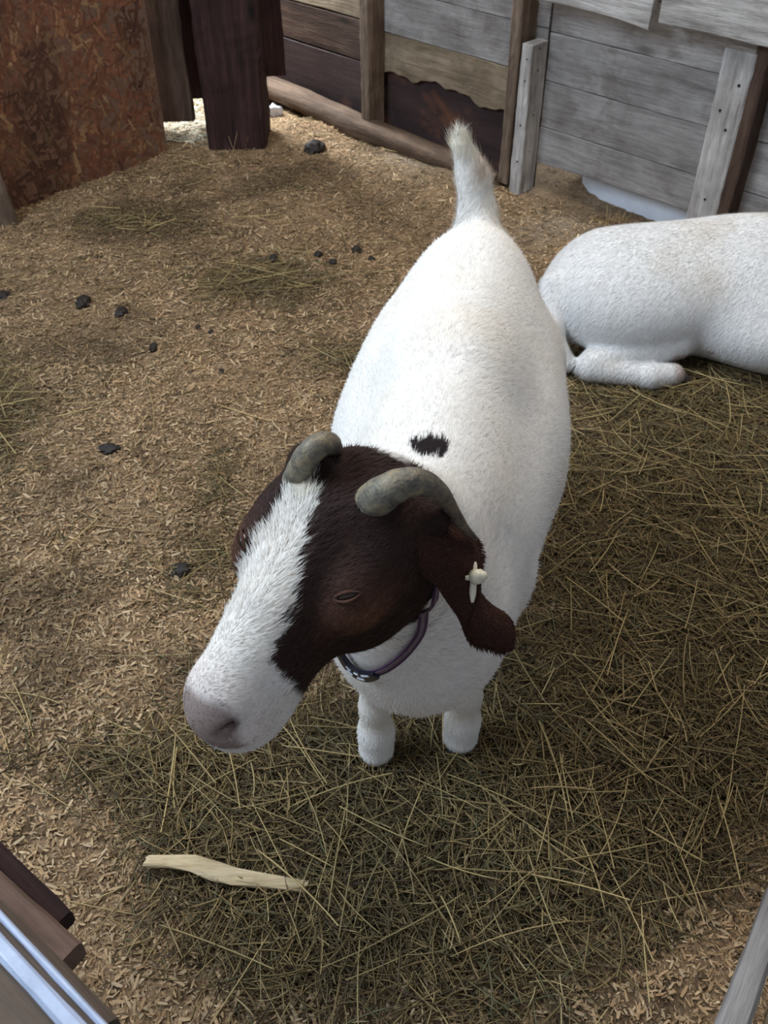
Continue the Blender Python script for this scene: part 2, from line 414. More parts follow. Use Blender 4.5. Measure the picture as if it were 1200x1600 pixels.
dk = smooth(pn2, 0.60, 0.74) * 0.55
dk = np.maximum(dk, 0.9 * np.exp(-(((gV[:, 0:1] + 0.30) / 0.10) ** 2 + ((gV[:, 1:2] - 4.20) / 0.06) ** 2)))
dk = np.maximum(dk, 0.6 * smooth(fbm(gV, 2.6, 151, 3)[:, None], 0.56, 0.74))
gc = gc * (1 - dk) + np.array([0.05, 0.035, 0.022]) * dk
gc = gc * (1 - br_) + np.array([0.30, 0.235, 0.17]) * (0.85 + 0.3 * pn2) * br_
def ground_mat():
    m, nt, b = new_mat('bedding_base')
    at = N(nt, 'ShaderNodeAttribute', attribute_name='Col'); tc = N(nt, 'ShaderNodeTexCoord')
    n1 = noise(nt, tc.outputs['Object'], 160, 4, 0.75, 0.6); n2 = noise(nt, tc.outputs['Object'], 45, 5, 0.7, 0.5)
    r1 = ramp(nt, [(0.36, (0.45, 0.42, 0.38)), (0.52, (0.95, 0.95, 0.95)), (0.68, (1.5, 1.5, 1.45))]); nt.links.new(n1.outputs['Fac'], r1.inputs[0])
    r2 = ramp(nt, [(0.33, (0.6, 0.58, 0.55)), (0.62, (1.12, 1.12, 1.12))]); nt.links.new(n2.outputs['Fac'], r2.inputs[0])
    c = mixc(nt, at.outputs['Color'], r1.outputs[0], 1.0, 'MULTIPLY'); c = mixc(nt, c, r2.outputs[0], 0.8, 'MULTIPLY')
    nt.links.new(c, b.inputs['Base Color']); b.inputs['Roughness'].default_value = 0.95; b.inputs['Specular IOR Level'].default_value = 0.1
    ad = N(nt, 'ShaderNodeMath', operation='ADD'); nt.links.new(n1.outputs['Fac'], ad.inputs[0]); nt.links.new(n2.outputs['Fac'], ad.inputs[1])
    bump(nt, b, ad.outputs[0], 0.9, 0.006); return m
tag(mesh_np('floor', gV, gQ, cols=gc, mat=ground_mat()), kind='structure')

# ------------------------------------------------------------------ walls
W0 = np.array([0.58, 3.41, 0]); WD = nrm([0.71, -0.704, 0]); WN = np.array([WD[1], -WD[0], 0]) ; UP = np.array([0, 0, 1.0])
def wp(s, z, off=0.0): return W0 + WD * s + WN * off + UP * z
wall = tag(empty('wall_back', tuple(wp(-0.3, 0))), kind='structure')
TB = 0.022
def plank(s0, s1, z0, z1, mat, seed, off=0.0, edge=None, g=0.0010):
    zc = (z0 + z1) / 2
    return beam('plank', wp(s0, zc, off - TB / 2), wp(s1, zc, off - TB / 2), z1 - z0 - g * 2, TB, UP, mat, seed, 0.0006, edge=edge, parent=wall, bev=0.002)
ZL = [0.100, 0.230, 0.386, 0.543, 0.70, 0.86, 1.02]
for i in range(6):                                                    # right bay
    e = (lambda x: 0.012 * math.sin(x * 5) - 0.003) if i == 0 else None
    plank(-0.02, 1.75, ZL[i], ZL[i + 1], M_GREY, 10 + i, edge=e)
def rag(x):
    return -0.012 * (math.sin(x * 11) + 0.6 * math.sin(x * 29 + 1) + 0.4 * math.sin(x * 61)) + 0.02 * (1 - x)
ZM = [0.238, 0.395, 0.550, 0.705, 0.86, 1.02]
for i in range(5):                                                    # middle bay
    plank(-0.84, -0.03, ZM[i], ZM[i + 1], M_GREY if i else M_TAN, 20 + i, edge=rag if i == 0 else None)
for i, (z0, z1) in enumerate([(0.02, 0.256), (0.26, 0.412), (0.416, 0.58), (0.58, 0.74), (0.74, 0.90), (0.9, 1.06)]):   # left bay
    plank(-1.95, -0.85, z0, z1, M_RUST if i == 0 else (M_BROWN if i == 1 else M_TAN), 30 + i)
beam('rusty_panel', wp(-0.86, 0.13, -TB - 0.006), wp(-0.04, 0.13, -TB - 0.006), 0.30, 0.006, UP, M_RUST, 44, parent=wall)['label'] = 'dark rusty metal sheet'
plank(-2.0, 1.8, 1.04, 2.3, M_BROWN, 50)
beam('light_block_sheet', wp(-2.0, 0.60, -TB - 0.02), wp(1.75, 0.60, -TB - 0.02), 0.90, 0.008, UP, M_DARK, 51, parent=wall)  # unseen sheet added to stop outside light showing through the plank cracks
lw = tag(empty('wall_left', (-1.1, 3.5, 0)), kind='structure')
LD = nrm([0.427, 0.575, 0]); LN = np.array([LD[1], -LD[0], 0]); L0 = np.array([-0.882, 3.795, 0])
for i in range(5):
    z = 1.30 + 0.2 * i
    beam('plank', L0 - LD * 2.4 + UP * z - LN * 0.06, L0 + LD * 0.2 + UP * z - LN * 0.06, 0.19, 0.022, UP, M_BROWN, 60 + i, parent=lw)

for i in range(6):
    z = 0.11 + 0.2 * i
    beam('plank', L0 - LD * 3.6 + UP * z - LN * 0.04, L0 - LD * 1.12 + UP * z - LN * 0.04, 0.197, 0.022, UP, M_GREY, 160 + i, parent=lw)

def post(name, s, z0, z1, w, depth, mat, seed, label, cat, off=0.0, lean=0.0):
    root = tag(empty(name, tuple(wp(s, z0, off + depth / 2))), label, cat)
    beam('upright', wp(s, z0, off + depth / 2), wp(s + lean, z1, off + depth / 2), w, depth, WD, mat, seed, 0.0012, parent=root)
    return root
# studs on the back wall
st1 = post('wall_stud', -0.835, 0.03, 1.4, 0.045, 0.095, M_STUD, 3, 'brown upright stud left of the rusty panel, standing on the sill log', 'post', 0.001)
st2 = post('wall_stud', -0.105, 0.02, 1.4, 0.045, 0.085, M_STUD, 4, 'tall dark brown upright stud directly behind the short pale post', 'post', 0.001)
st3 = post('short_post', -0.045, -0.01, 0.515, 0.048, 0.09, M_PALE, 5, 'short pale grey post with its sawn top showing, on the back wall', 'post', 0.001)
for z in (0.12, 0.25, 0.40, 0.47):
    disc('nail', wp(-0.045 + 0.004, z, 0.0925), WN, 0.0035, M_NAIL, st3)
    disc('nail', wp(-0.045 + 0.0245, z + 0.03, 0.05), WD, 0.0035, M_NAIL, st3)
st4 = post('nailed_upright_board', 0.700, 0.02, 0.64, 0.100, 0.04, M_PALE, 6, 'wide pale grey upright board with nail heads, rising behind the lying goat', 'board', 0.035)
for z, ds in ((0.20, 0.0), (0.42, 0.012), (0.47, -0.02), (0.55, 0.02)): disc('nail', wp(0.70 + ds, z, 0.0765), WN, 0.005, M_NAIL, st4)
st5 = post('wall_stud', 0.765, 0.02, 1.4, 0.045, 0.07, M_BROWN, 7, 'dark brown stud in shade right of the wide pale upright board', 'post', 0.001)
# upper boards nailed across the studs
def tb_edge(x): return 0.012 * math.sin(x * 3.1)
r1 = tag(empty('cross_board', tuple(wp(0.2, 0.66, 0.11))), 'upper weathered cross board ending above the wall planks, left of the other', 'board')
beam('plank', wp(-0.05, 0.735, 0.105), wp(0.418, 0.722, 0.105), 0.15, 0.03, UP, M_PALE, 8, 0.001, parent=r1, edge=tb_edge)
r2 = tag(empty('cross_board', tuple(wp(0.7, 0.66, 0.11))), 'pale rough cross board above the upright board at the top right corner', 'board')
beam('plank', wp(0.445, 0.738, 0.10), wp(1.28, 0.748, 0.10), 0.13, 0.04, UP, M_PALE, 9, 0.0012, parent=r2)
# sill log
def log_mesh():
    ctrl = [(-2.05, 0.06, 0.065, 0.045), (-1.6, 0.058, 0.065, 0.050), (-1.25, 0.045, 0.065, 0.050), (-0.9, 0.035, 0.085, 0.050), (-0.7, 0.028, 0.075, 0.046), (-0.45, 0.018, 0.06, 0.043), (-0.2, 0.004, 0.055, 0.038), (-0.12, -0.004, 0.05, 0.033)]
    V = []; n = 20
    ss = np.linspace(-2.05, -0.12, 80); c = np.array(ctrl)
    for k, s in enumerate(ss):
        z = np.interp(s, c[:, 0], c[:, 1]); off = np.interp(s, c[:, 0], c[:, 2]); r = np.interp(s, c[:, 0], c[:, 3])
        for j in range(n):
            t = 2 * math.pi * j / n
            q = np.array([[s * 8, math.cos(t) * 0.6, math.sin(t) * 0.6]]); rr = r * (0.86 + 0.26 * fbm(q, 1.3, 3, 3)[0])
            sq = 1 / max(abs(math.cos(t)), abs(math.sin(t))) ** 0.45
            V.append((s - ss[0], rr * math.cos(t) * sq * 1.15, z + rr * math.sin(t) * sq * 0.85)); V[-1] = (V[-1][0], V[-1][1] + off, V[-1][2])
    Q = [(k * n + j, k * n + (j + 1) % n, (k + 1) * n + (j + 1) % n, (k + 1) * n + j) for k in range(79) for j in range(n)]
    bm = bmesh.new(); vs = [bm.verts.new(v) for v in V]
    for q in Q: bm.faces.new([vs[i] for i in q])
    bm.faces.new(vs[:n]); bm.faces.new(vs[-n:]); bmesh.ops.recalc_face_normals(bm, faces=bm.faces)
    for f_ in bm.faces: f_.smooth = True
    me = bpy.data.meshes.new('sill_log'); bm.to_mesh(me); bm.free(); me.materials.append(M_LOG)
    o = bpy.data.objects.new('sill_log', me); COL.objects.link(o)
    p = wp(-2.05, 0)
    o.matrix_basis = Matrix(((WD[0], WN[0], 0, p[0]), (WD[1], WN[1], 0, p[1]), (0, 0, 1, 0), (0, 0, 0, 1)))
    return o
tag(log_mesh(), 'worn brown sill log lying along the foot of the back wall', 'log')
# loose roots / splinters of wood at the stud foot
tag(beam('split_stick', wp(-0.27, 0.035, 0.10), wp(-0.11, 0.05, 0.12), 0.022, 0.016, UP, M_LOG, 91, 0.003), 'short broken stick lying at the foot of the dark brown stud', 'stick')

# big dark corner post and boards beside it
pst = tag(empty('corner_post', (-0.595, 3.9, 0)), 'massive dark reddish barn post standing in the bedding in the far corner', 'post')
beam('timber', (-0.597, 3.90, -0.03), (-0.597, 3.90, 2.3), 0.243, 0.20, (1, 0, 0), M_DARK, 12, 0.003, parent=pst, bev=0.010)
b1 = tag(empty('hanging_board', (-0.46, 4.12, 0.3)), 'dark board end hanging just right of the massive corner post', 'board')
p_ = Pz(417, 121, 0.262)
p_ = p_ + np.array([0.02, 0.12, 0])
beam('plank', (p_[0], p_[1], 0.235), (p_[0], p_[1], 1.6), 0.085, 0.03, (1, 0.2, 0), M_DARK, 13, parent=b1)
b2 = tag(empty('hanging_board', (-0.85, 3.9, 0.09)), 'brown board with a chewed lower end, hanging above the bright straw gap', 'board')
beam('plank', (-0.845, 3.90, 0.085), (-0.845, 3.90, 1.7), 0.135, 0.04, (1, 0.05, 0), M_BROWN, 14, 0.002, parent=b2)
b3 = tag(empty('hanging_board', (-0.95, 3.99, 0.5)), 'narrow brown board behind the top corner of the chipboard panel', 'board')
beam('plank', (-0.955, 3.99, 0.50), (-0.955, 3.99, 1.7), 0.10, 0.03, (1, 0.1, 0), M_BROWN, 15, parent=b3)
tag(beam('backing_board', (-0.92, 4.04, 0.12), (-0.92, 4.04, 1.7), 0.16, 0.02, (1, 0, 0), M_DARK, 16), 'dark board filling the slot beside the chipboard panel', 'board')
tag(beam('backing_board', (-0.74, 4.06, 0.12), (-0.74, 4.06, 1.7), 0.16, 0.02, (1, 0, 0), M_DARK, 17), 'dark board filling the slot between chewed board and corner post', 'board')

# chipboard panel with its pressed flakes
def osb():
    Lp, Hp, T = 1.10, 1.25, 0.018
    V = [(0, -T, 0), (Lp, -T, 0), (Lp, 0, 0), (0, 0, 0), (0, -T, Hp), (Lp, -T, Hp), (Lp, 0, Hp), (0, 0, Hp)]
    Q = [(0, 1, 5, 4), (2, 3, 7, 6), (1, 2, 6, 5), (3, 0, 4, 7), (4, 5, 6, 7), (3, 2, 1, 0)]
    r = np.random.default_rng(5); base = np.array([0.15, 0.065, 0.036]); C = [base] * 8
    pal = np.array([[0.21, 0.092, 0.050], [0.17, 0.070, 0.040], [0.27, 0.135, 0.068], [0.15, 0.060, 0.036], [0.33, 0.20, 0.105], [0.20, 0.080, 0.045], [0.12, 0.048, 0.034]])
    n = 3000; V = [*V]
    for k in range(n):
        x, z = r.uniform(0.01, Lp - 0.01), r.uniform(0.0, Hp)
        l = r.uniform(0.02, 0.085) * (1 if k % 9 else 1.5); w = r.uniform(0.006, 0.022) if k % 4 else r.uniform(0.018, 0.036)
        if k > n * 0.6: w *= 0.6
        th = r.uniform(0, math.pi); c, s = math.cos(th), math.sin(th); yo = 0.0004 + k * 1.2e-7
        c0 = pal[r.choice(7, p=[.26, .22, .14, .13, .08, .12, .05])] * r.uniform(0.75, 1.2)
        b = len(V)
        for (a_, d_) in ((-1, r.uniform(-1, -.4)), (1, r.uniform(-1, -.5)), (r.uniform(.8, 1.1), r.uniform(.4, 1)), (r.uniform(-1.1, -.8), r.uniform(.4, 1))):
            px = x + c * a_ * l / 2 - s * d_ * w / 2; pz = z + s * a_ * l / 2 + c * d_ * w / 2
            V.append((min(max(px, 0), Lp), yo * 1.0, min(max(pz, 0), Hp))); C.append(c0)
        Q.append((b + 3, b + 2, b + 1, b))
    V = np.array(V); C = np.array(C)
    q = np.stack([V[:, 0], V[:, 2], 0 * V[:, 0]], 1)
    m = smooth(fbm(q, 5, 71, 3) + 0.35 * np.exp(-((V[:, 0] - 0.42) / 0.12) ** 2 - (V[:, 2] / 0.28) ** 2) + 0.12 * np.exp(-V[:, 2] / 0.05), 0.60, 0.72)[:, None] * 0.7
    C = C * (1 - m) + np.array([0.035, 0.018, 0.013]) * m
    ed = smooth(V[:, 0], Lp - 0.02, Lp - 0.002)[:, None] * 0.5; C = C * (1 - ed) + np.array([0.22, 0.16, 0.12]) * ed
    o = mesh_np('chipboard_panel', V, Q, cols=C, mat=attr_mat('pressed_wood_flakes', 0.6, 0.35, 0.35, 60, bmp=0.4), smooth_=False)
    P0 = L0 - LD * Lp
    o.matrix_basis = Matrix(((LD[0], LN[0], 0, P0[0]), (LD[1], LN[1], 0, P0[1]), (0, 0, 1, -0.02), (0, 0, 0, 1)))
    return o
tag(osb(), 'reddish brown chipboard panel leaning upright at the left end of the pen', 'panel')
pa = Pz(6, 352, 0.0)
tag(beam('edge_board', (pa[0] - 0.05, pa[1] - 0.03, -0.02), (pa[0] - 0.115, pa[1] - 0.03, 0.9), 0.22, 0.02, (0.95, 0.30, 0), M_STUD, 18), 'grey board end at the left picture edge beside the chipboard panel', 'board')

# things outside, seen through the gaps
def lathe(prof, n=32):
    V = [(r * math.cos(2 * math.pi * j / n), r * math.sin(2 * math.pi * j / n), z) for r, z in prof for j in range(n)]
    Q = [(k * n + j, k * n + (j + 1) % n, (k + 1) * n + (j + 1) % n, (k + 1) * n + j) for k in range(len(prof) - 1) for j in range(n)]
    return V, Q
M_WHITEP = plain('white_plastic', (0.75, 0.80, 0.88), 0.45, var=0.08)
tb = wp(0.46, 0, -0.25)
V, Q = lathe([(0.0, 0.0), (0.40, 0.0), (0.415, 0.02), (0.42, 0.10), (0.43, 0.22), (0.445, 0.26), (0.425, 0.27), (0.40, 0.22), (0.38, 0.03), (0.0, 0.02)], 48)
V = np.array(V); V[:, 1] *= 0.42
o = mesh_np('water_tub', V, Q, mat=M_WHITEP)
o.matrix_basis = Matrix(((WD[0], WN[0], 0, tb[0]), (WD[1], WN[1], 0, tb[1]), (0, 0, 1, -0.06), (0, 0, 0, 1)))
tag(o, 'pale bluish plastic tub outside, seen under the lowest wall plank', 'tub')
bp = Pz(428, 178, 0.0)
bm = bmesh.new(); bmesh.ops.create_icosphere(bm, subdivisions=4, radius=1.0)
Vn = np.array([w.co[:] for w in bm.verts]); kk = 0.55 + 0.9 * fbm(Vn, 2.2, 7, 3)
for w, k in zip(bm.verts, kk): w.co = (w.co.x * 0.032 * k, w.co.y * 0.022 * k, w.co.z * 0.036 * k)
me = bpy.data.meshes.new('plastic_scrap'); bm.to_mesh(me); bm.free(); me.materials.append(M_WHITEP)
o = bpy.data.objects.new('plastic_scrap', me); COL.objects.link(o); o.location = (bp[0], bp[1], float(gz(bp[0], bp[1])) + 0.012)
tag(o, 'small crumpled white scrap beside the foot of the massive corner post', 'scrap')
# ------------------------------------------------------------------ loose bedding: chips and hay
def strips(cent, dirs, lens, wid, curv, tilt, seg, cols, z_extra, tube=False, r=rng):
    n = len(cent); ts = np.linspace(-0.5, 0.5, seg + 1)
    d = np.stack([np.cos(dirs), np.sin(dirs)], 1); p = np.stack([-d[:, 1], d[:, 0]], 1)
    rings = []
    for t in ts:
        c = cent[:, :2] + d * (t * lens)[:, None] + p * (curv * lens * (t * t - 0.08))[:, None]
        z = cent[:, 2] + tilt * t * lens - 0.0 * t
        rings.append(np.concatenate([c, z[:, None]], 1))
    R = np.stack(rings, 1)                                            # n, seg+1, 3
    if tube:
        P3 = np.concatenate([p, np.zeros((n, 1))], 1)[:, None, :] * wid[:, None, None] / 2
        tp = np.array([1.0] * seg + [0.45])[None, :, None]
        up = np.array([0, 0, 1.0])[None, None, :] * wid[:, None, None] / 2
        V = np.stack([R - P3 * tp - up * 0.4 * tp, R + P3 * tp - up * 0.4 * tp, R + up * 0.9 * tp], 2); k = 3
    else:
        roll = r.normal(0, 0.35, n)
        P3 = np.concatenate([p * np.cos(roll)[:, None], np.sin(roll)[:, None]], 1)[:, None, :] * wid[:, None, None] / 2
        tp = np.array([0.7] + [1.0] * (seg - 1) + [0.6])[None, :, None]
        V = np.stack([R - P3 * tp, R + P3 * tp], 2); k = 2
    V = V.reshape(-1, 3); b = np.arange(n)[:, None] * ((seg + 1) * k); Q = []
    for s in range(seg):
        for j in range(k if tube else 1):
            j2 = (j + 1) % k
            Q.append(np.concatenate([b + s * k + j, b + s * k + j2, b + (s + 1) * k + j2, b + (s + 1) * k + j], 1))
    return V, np.concatenate(Q), np.repeat(cols, (seg + 1) * k, 0)

def scatter(n, dens):
    out = []
    tot = 0
    while tot < n:
        P = np.stack([rng.uniform(-1.95, 1.9, n), rng.uniform(0.3, 4.6, n), np.zeros(n)], 1)
        u, v = proj(P); ok = (u > -220) & (u < 1440) & (v > -40) & (v < 1720)
        ok &= ((P - W0) @ WN > 0.01) | (P[:, 0] < -0.42)
        P = P[ok]; w = dens(P); P = P[rng.uniform(0, 1, len(P)) < w]; out.append(P); tot += len(P)
    P = np.concatenate(out)[:n]; return P

def chip_w(P):
    dist = np.hypot(P[:, 0], P[:, 1])
    return np.clip(1.25 - 0.24 * dist, 0.25, 1) * (1 - 0.85 * bare(P)) * (1 - 0.15 * np.clip(hay_density(P), 0, 1))
n = 215000
P = scatter(n, chip_w); P[:, 2] = gz(P[:, 0], P[:, 1]) + rng.uniform(0.0005, 0.006, n)
pal = np.array([[0.50, 0.345, 0.20], [0.58, 0.42, 0.26], [0.40, 0.265, 0.15], [0.68, 0.53, 0.35], [0.25, 0.165, 0.095], [0.52, 0.40, 0.27], [0.13, 0.09, 0.055]])
cc = pal[rng.choice(7, n, p=[.26, .20, .19, .10, .10, .10, .05])] * rng.uniform(0.8, 1.15, n)[:, None]
hdn = np.clip(hay_density(P), 0, 1)[:, None]; cc = cc * (1 - 0.40 * hdn)
pn = fbm(P, 4.5, 55, 3)[:, None]; cc = cc * (0.62 + 0.5 * pn) * np.array([1.0, 0.97, 0.90])
dk_ = smooth(fbm(P, 2.6, 151, 3)[:, None], 0.56, 0.74) * 0.45; cc = cc * (1 - dk_)
ln = rng.gamma(1.7, 0.0030, n) + 0.0032; ln = np.where(rng.uniform(0, 1, n) < 0.035, ln * 1.9 + 0.006, ln); far = np.clip(P[:, 1] - 1.5, 0, 3); ln = np.minimum(ln, 0.035)
V, Q, C = strips(P, rng.uniform(0, 6.283, n), ln, np.clip(ln * rng.uniform(0.10, 0.45, n), 0.0012, 0.0055), rng.normal(0, 0.12, n), rng.normal(0, 0.28, n), 2, cc, 0)
tag(mesh_np('wood_shavings', V, Q, cols=C, mat=attr_mat('shavings', 0.8, 0.2, trans=0.12), smooth_=False), 'tan wood shavings strewn over the whole pen floor', 'wood shavings', kind='stuff')

n = 37000
P = scatter(n, lambda P: hay_density(P) / 1.3)
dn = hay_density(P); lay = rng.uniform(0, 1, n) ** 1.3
P[:, 2] = gz(P[:, 0], P[:, 1]) + 0.003 + lay * 0.024 * np.clip(dn, 0.12, 1)
pal = np.array([[0.19, 0.135, 0.056], [0.26, 0.185, 0.076], [0.125, 0.092, 0.042], [0.33, 0.235, 0.10], [0.46, 0.36, 0.18], [0.15, 0.14, 0.070], [0.085, 0.055, 0.030]])
ci = rng.choice(7, n, p=[.24, .20, .18, .13, .05, .10, .10])
cc = pal[ci] * rng.uniform(0.8, 1.2, n)[:, None]
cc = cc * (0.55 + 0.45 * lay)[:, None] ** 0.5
ln = np.clip(rng.gamma(2.6, 0.022, n), 0.012, 0.2)
near = np.clip(1.15 - 0.12 * P[:, 1], 0.6, 1)
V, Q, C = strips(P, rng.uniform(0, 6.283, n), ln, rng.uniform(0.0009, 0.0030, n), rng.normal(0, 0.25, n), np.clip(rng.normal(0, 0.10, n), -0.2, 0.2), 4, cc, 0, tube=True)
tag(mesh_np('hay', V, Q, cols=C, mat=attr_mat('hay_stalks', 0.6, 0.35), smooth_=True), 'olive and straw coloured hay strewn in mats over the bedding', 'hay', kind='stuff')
# longer pale straws, on top
n = 600
P = scatter(n, lambda P: np.clip(hay_density(P), 0.08, 1)); P[:, 2] = gz(P[:, 0], P[:, 1]) + 0.028 * np.clip(hay_density(P), .2, 1) + 0.004
cc = np.array([0.50, 0.38, 0.17]) * rng.uniform(0.6, 1.15, n)[:, None]
V, Q, C = strips(P, rng.uniform(0, 6.283, n), rng.uniform(0.07, 0.2, n), rng.uniform(0.0016, 0.0030, n), rng.normal(0, 0.12, n), np.clip(rng.normal(0, 0.05, n), -.1, .1), 6, cc, 0, tube=True)
tag(mesh_np('straw', V, Q, cols=C, mat=attr_mat('long_straws', 0.55, 0.4), smooth_=True), 'long golden straws lying on top of the hay', 'straw', kind='stuff')
# sprigs standing up against the walls
def sprig(u, v, k, h):
    c = Pz(u, v, 0.0); P = np.tile([c[0], c[1], 0.0], (k, 1)) + np.concatenate([rng.normal(0, 0.025, (k, 2)), np.zeros((k, 1))], 1)
    P[:, 2] = gz(P[:, 0], P[:, 1]) + h * 0.45
    V, Q, C = strips(P, rng.uniform(0, 6.283, k), rng.uniform(0.6, 1.0, k) * h * 0.6, rng.uniform(0.002, 0.003, k), rng.normal(0, 0.2, k), rng.uniform(0.9, 2.2, k), 5, np.array([0.42, 0.30, 0.15]) * rng.uniform(0.6, 1.2, k)[:, None], 0, tube=True)
    return mesh_np('straw_sprig', V, Q, cols=C, mat=bpy.data.materials['long_straws'])
tag(sprig(372, 238, 4, 0.085), 'golden straw sprig sticking up before the massive corner post', 'straw', kind='stuff')
tag(sprig(965, 352, 16, 0.06), 'tuft of dry grass standing below the plank wall behind the lying goat', 'grass', kind='stuff')
# bright straw outside the gap
n = 2500
P = np.stack([rng.uniform(-1.3, -0.72, n), rng.uniform(3.88, 4.6, n), np.zeros(n)], 1); P[:, 2] = gz(P[:, 0], P[:, 1]) + rng.uniform(0.002, 0.03, n)
cc = np.array([0.72, 0.66, 0.50]) * rng.uniform(0.6, 1.2, n)[:, None]
V, Q, C = strips(P, rng.uniform(0, 6.283, n), rng.uniform(0.02, 0.09, n), rng.uniform(0.0015, 0.004, n), rng.normal(0, 0.2, n), np.clip(rng.normal(0, .1, n), -.2, .2), 3, np.clip(cc, 0, .9), 0, tube=True)
tag(mesh_np('outdoor_straw', V, Q, cols=C, mat=attr_mat('outdoor_straws', 0.6, 0.35)), 'brightly daylit straw outside the gap left of the corner post', 'straw', kind='stuff')

# droppings and dark clumps
M_DUNG = plain('dung', (0.022, 0.016, 0.012), 0.65, var=0.5, vs=120, bmp=0.8)
def lump(u, v, du, dv, label, name='dung_clump', cat='dung', mat=None):
    c = Pz(u, v, 0.0); c[2] = gz(c[0], c[1]); c = Pz(u, v, float(c[2]))
    e = Pz(u + du / 2, v, 0.0); rx = max(0.006, abs(e[0] - Pz(u, v, 0)[0])); e = Pz(u, v + dv / 2, 0.0); ry = max(0.006, abs(Pz(u, v, 0)[1] - e[1]))
    bm = bmesh.new(); bmesh.ops.create_icosphere(bm, subdivisions=4, radius=1.0)
    Vn = np.array([w.co[:] for w in bm.verts]); k = 0.6 + 0.75 * fbm(Vn + u * 0.37, 2.6, int(u), 3)
    for w, kk in zip(bm.verts, k): w.co = (w.co.x * rx * kk, w.co.y * ry * kk, w.co.z * min(rx, ry) * 0.75 * kk)
    for f_ in bm.faces: f_.smooth = True
    me = bpy.data.meshes.new(name); bm.to_mesh(me); bm.free(); me.materials.append(mat or M_DUNG)
    o = bpy.data.objects.new(name, me); COL.objects.link(o); o.location = (c[0], c[1], float(gz(c[0], c[1])) + 0.004)
    return tag(o, label, cat)
G_ = 'small dark droppings scattered on the shavings'
lump(130, 474, 22, 18, 'round black dropping on the open shavings, largest one left of the hay patch')
lump(7, 463, 18, 12, 'black dropping at the far left picture edge')
lump(190, 489, 18, 14, 'black dropping just right of the round one on the open shavings')
lump(240, 545, 13, 11, 'small black dropping below the pair on the open shavings')
lump(492, 233, 32, 16, 'big oval black clump on the shavings heap near the sill log')
lump(172, 705, 36, 14, 'long dark brown clump lying left of the goat horn')
lump(285, 893, 36, 20, 'dark clump in the trampled hay left of the goat face')
lump(172, 1152, 12, 16, 'small dark dropping left of the goat muzzle')
lump(845, 882, 16, 10, 'small black dropping right of the goat flank')
for (u, v, s_) in ((497, 400, 12), (520, 411, 12), (557, 393, 16), (580, 405, 10), (428, 405, 14), (346, 580, 9), (330, 520, 9), (310, 512, 9), (500, 398, 8)):
    o = lump(u, v, s_, s_ * 0.6, 'tiny dark dropping, one of the smallest specks on the open shavings', name='dropping'); o['group'] = G_

# split piece of wood in the foreground
def wedge():
    pts = [(228, 1345, 11), (262, 1343, 12), (300, 1347, 16), (330, 1356, 19), (365, 1366, 17), (400, 1370, 14), (440, 1374, 13), (478, 1380, 11)]
    V = []; n = 12
    for k, (u, v, hw) in enumerate(pts):
        a_ = Pz(u, v, 0.035); q = Pz(u, v + hw, 0.035); h = abs(a_[1] - q[1])
        for j in range(n):
            t = 2 * math.pi * j / n; sq = 1 / max(abs(math.cos(t)), abs(math.sin(t))) ** 0.6
            jt = 1 + 0.10 * math.sin(k * 2.7 + j * 1.9)
            V.append((a_[0] + 0.004 * math.sin(j), a_[1] + h * math.cos(t) * sq * 0.8 * jt, 0.032 + 0.006 * math.sin(t) * sq * jt - 0.0015 * k))
    Q = [(k * n + j, k * n + (j + 1) % n, (k + 1) * n + (j + 1) % n, (k + 1) * n + j) for k in range(len(pts) - 1) for j in range(n)]
    bm = bmesh.new(); c0 = Vector(V[0]); vs = [bm.verts.new(Vector(v) - c0) for v in V]
    for q in Q: bm.faces.new([vs[i] for i in q])
    bm.faces.new(vs[:n]); bm.faces.new(vs[-n:]); bmesh.ops.recalc_face_normals(bm, faces=bm.faces)
    me = bpy.data.meshes.new('split_wood_piece'); bm.to_mesh(me); bm.free(); me.materials.append(M_CHIPW)
    o = bpy.data.objects.new('split_wood_piece', me); COL.objects.link(o); o.location = c0; return o
tag(wedge(), 'pale split strip of wood half covered by hay in the foreground', 'wood piece')

# ------------------------------------------------------------------ goats
M_FUR = attr_mat('goat_coat', 0.75, 0.2, trans=0.10)
M_SKIN = attr_mat('goat_body_coat', 0.8, 0.15, 0.08, 90)
M_HORN = None
def horn_mat():
    m, nt, b = new_mat('horn')
    a = N(nt, 'ShaderNodeAttribute', attribute_name='Col'); tc = N(nt, 'ShaderNodeTexCoord')
    n1 = noise(nt, tc.outputs['Object'], 60, 5, 0.7, 0.8); n2 = noise(nt, tc.outputs['Object'], 260, 3, 0.6)
    r = ramp(nt, [(0.36, (0.42, 0.42, 0.42)), (0.5, (0.9, 0.9, 0.88)), (0.64, (1.6, 1.42, 1.1))]); nt.links.new(n1.outputs['Fac'], r.inputs[0])
    c = mixc(nt, a.outputs['Color'], r.outputs[0], 1.0, 'MULTIPLY'); nt.links.new(c, b.inputs['Base Color'])
    b.inputs['Roughness'].default_value = 0.5; b.inputs['Specular IOR Level'].default_value = 0.4
    ad = N(nt, 'ShaderNodeMath', operation='ADD'); nt.links.new(n1.outputs['Fac'], ad.inputs[0]); nt.links.new(n2.outputs['Fac'], ad.inputs[1])
    bump(nt, b, ad.outputs[0], 0.5, 0.002); return m

